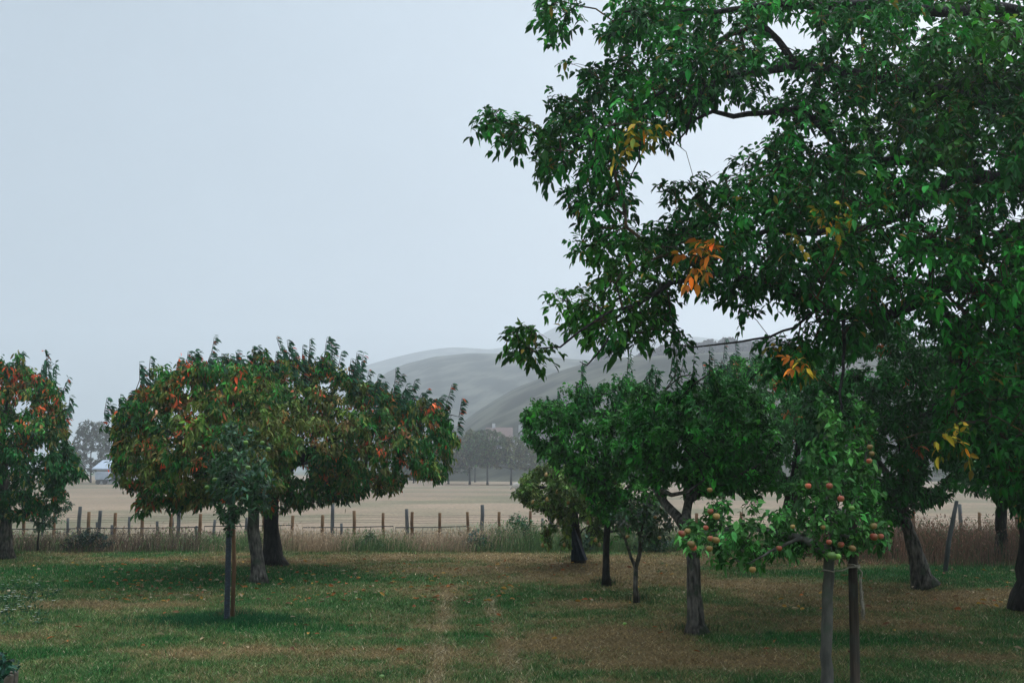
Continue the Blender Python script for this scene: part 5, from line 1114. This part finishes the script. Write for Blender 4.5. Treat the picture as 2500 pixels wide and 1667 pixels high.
M_wall = noise_mat('pale_render', (0.42, 0.41, 0.40), (0.52, 0.51, 0.49), 2, 0.9, 0.2)
M_redroof = noise_mat('red_roof_tiles', (0.11, 0.07, 0.06), (0.15, 0.095, 0.082), 3, 0.9, 0.4)
M_greyroof = noise_mat('grey_roof_tiles', (0.10, 0.09, 0.095), (0.16, 0.145, 0.15), 3, 0.9, 0.4)
M_blueroof = noise_mat('pale_sheet_roof', (0.34, 0.38, 0.44), (0.44, 0.48, 0.54), 2, 0.6, 0.2)
M_glass = noise_mat('dark_window', (0.03, 0.035, 0.04), (0.05, 0.055, 0.06), 2, 0.3, 0)
M_trim = noise_mat('grey_trim', (0.10, 0.10, 0.10), (0.16, 0.155, 0.15), 2, 0.8, 0)
def house(name, label, px0, px1, yeave, yridge, D, depth, roof, ybase=1180, wins=3, chim=True, gable=False, wallm=None):
    a = at(px0, yeave, D); b = at(px1, yeave, D); rz = at((px0 + px1) / 2, yridge, D + depth / 2)[2]
    x0, x1, ez = a[0], b[0], a[2]; cx = (x0 + x1) / 2; r = empty(name, (cx, D, -0.9), label, 'house'); o = np.array(r.location)
    mb = MB(); mb.box(np.array((x0, D, -0.9)) - o, np.array((x1, D + depth, ez)) - o)
    if not gable: # gable triangles on the ends
        for x in (x0, x1): mb.add(np.array([(x, D, ez), (x, D + depth, ez), (x, D + depth / 2, rz - 0.05)]) - o, [(0, 1, 2)])
    else: 
        for y in (D, D + depth): mb.add(np.array([(x0, y, ez), (x1, y, ez), (cx, y, rz - 0.05)]) - o, [(0, 1, 2)])
    mb.build('wall', wallm or M_wall, r)
    mb = MB(); ov = 0.45; th = 0.14
    def slab(p):
        p = np.array(p, float) - o; q = p - (0, 0, th); mb.add(np.vstack([p, q]), None, [(0, 1, 2, 3), (7, 6, 5, 4), (0, 4, 5, 1), (1, 5, 6, 2), (2, 6, 7, 3), (3, 7, 4, 0)])
    if not gable:
        s = (rz - ez) / (depth / 2)
        slab([(x0 - ov, D - ov, ez - s * ov + th), (x1 + ov, D - ov, ez - s * ov + th), (x1 + ov, D + depth / 2, rz + th), (x0 - ov, D + depth / 2, rz + th)])
        slab([(x0 - ov, D + depth / 2 + .01, rz + th), (x1 + ov, D + depth / 2 + .01, rz + th), (x1 + ov, D + depth + ov, ez - s * ov + th), (x0 - ov, D + depth + ov, ez - s * ov + th)])
    else:
        s = (rz - ez) / ((x1 - x0) / 2)
        slab([(x0 - ov, D - ov, ez - s * ov + th), (cx, D - ov, rz + th), (cx, D + depth + ov, rz + th), (x0 - ov, D + depth + ov, ez - s * ov + th)])
        slab([(cx + .01, D - ov, rz + th), (x1 + ov, D - ov, ez - s * ov + th), (x1 + ov, D + depth + ov, ez - s * ov + th), (cx + .01, D + depth + ov, rz + th)])
    rf = mb.build('roof', roof, r)
    if chim:
        mb = MB(); c = np.array((cx - (x1 - x0) * 0.25, D + depth / 2, rz)) - o; mb.box(c + (-.3, -.3, -.6), c + (.3, .3, .9)); mb.build('chimney', M_wall, rf)
    for k in range(wins):
        xx = x0 + (x1 - x0) * (k + 0.5) / wins; z1 = ez - 0.45; z0 = z1 - 1.2
        mb = MB(); mb.box(np.array((xx - .5, D - .03, z0)) - o, np.array((xx + .5, D + .02, z1)) - o); wn = mb.build('window', M_trim, r)
        mb = MB(); mb.box(np.array((xx - .42, D - .05, z0 + .08)) - o, np.array((xx + .42, D - .032, z1 - .08)) - o); mb.build('pane', M_glass, wn)
    return r
house('red_roof_house', 'misty house with a red tiled roof behind the far orchard row', 1190, 1246, 1070, 1045, 185, 10, M_redroof)
house('grey_roof_house', 'misty white gabled house with grey roof half behind the fruit tree', 1248, 1340, 1080, 1050, 165, 11, M_greyroof, gable=True, wins=2)
house('field_shed', 'pale shed with light sheet roof and grey base seen in the gap between the cherries', 236, 310, 1143, 1125, 131, 6, M_blueroof, wins=4, chim=False)
# pale trailer-like lower box in front of the shed
mb = MB(); a = at(232, 1152, 129); b = at(265, 1152, 129); o_ = np.array((float(a[0] + b[0]) / 2, 129, -0.45)); tr = empty('farm_trailer', o_, 'pale boxy farm trailer parked in front of the shed', 'trailer')
mb.box((-(b[0] - a[0]) / 2, 0, 0.55), ((b[0] - a[0]) / 2, 1.1, float(a[2]) + 0.45)); ob = mb.build('body', M_blueroof, tr); bv = ob.modifiers.new('bevel', 'BEVEL'); bv.width = 0.05
for sx_ in (-0.45, 0.45):
    mb = MB(); mb.tube(np.array([(sx_, -0.05, 0.25), (sx_, 0.12, 0.25)]), 0.30, 16); mb.build('wheel', M_wire, tr)
mb = MB(); mb.tube(np.array([((b[0] - a[0]) / 2 - 0.05, 0.5, 0.6), ((b[0] - a[0]) / 2 + 0.9, 0.5, 0.45)]), 0.05, 8); mb.build('drawbar', M_wire, tr)

# sheep grazing by the pear tree tips
def sheep(px, py, D, face, label):
    b = at(px, py, D); b[2] = float(field_z(np.array([b[0]]), np.array([float(D)]))[0])
    r = empty('sheep', b, label, 'sheep'); r.rotation_euler = (0, 0, face)
    me = bpy.data.meshes.new('body')
    v = [(0, 0, .62), (-.32, 0, .64), (-.48, 0, .62), (.28, 0, .64), (.42, 0, .66), (.58, 0, .55), (.72, 0, .38), (.80, 0, .28)]
    e = [(0, 1), (1, 2), (0, 3), (3, 4), (4, 5), (5, 6), (6, 7)]; rad = [.27, .26, .16, .25, .19, .11, .085, .055]
    for sx, node in ((-.30, 1), (.26, 3)):
        for sy in (-.12, .12):
            k = len(v); hx = sx - (0.05 if sx < 0 else -0.01)
            v += [(sx, sy, .42), (hx, sy, .22), (sx, sy, .0)]; rad += [.085, .04, .035]; e += [(node, k), (k, k + 1), (k + 1, k + 2)]
    k = len(v); v += [(.60, .12, .52), (.60, -.12, .52)]; rad += [.03, .03]; e += [(5, k), (5, k + 1)]
    me.from_pydata(v, e, []); ob = bpy.data.objects.new('body', me); C.objects.link(ob); ob.parent = r
    sk = ob.modifiers.new('skin', 'SKIN'); 
    for i, q in enumerate(rad): me.skin_vertices[0].data[i].radius = (q, q)
    me.skin_vertices[0].data[0].use_root = True
    ob.modifiers.new('sub', 'SUBSURF').levels = 2; ob.modifiers['sub'].render_levels = 2
    me.materials.append(M_wool); return r
M_wool = noise_mat('sheep_wool', (0.42, 0.36, 0.30), (0.56, 0.50, 0.43), 12, 0.95, 0.8, 20)
sheep(1267, 1192, 84, R(160), 'pale sheep grazing at the far side of the pasture by the pear tree tips')

# ------------------------------------------------------------------ haze: the misty air over the whole place
def haze():
    mb = MB(); mb.box((-1450, -560, -1.9), (1450, 1400, 195)); hz = mb.build('haze', bpy.data.materials.new('mist')); m = hz.data.materials[0]; m.use_nodes = True; n = m.node_tree; n.nodes.clear()
    pv = n.nodes.new('ShaderNodeVolumePrincipled'); pv.inputs['Color'].default_value = (0.875, 0.92, 0.97, 1); pv.inputs['Density'].default_value = 0.00128; pv.inputs['Anisotropy'].default_value = 0.4
    ou = n.nodes.new('ShaderNodeOutputMaterial'); n.links.new(pv.outputs[0], ou.inputs['Volume'])
    tag(hz, 'thin pale mist filling the air over field and hills', 'haze', kind='stuff')
haze()
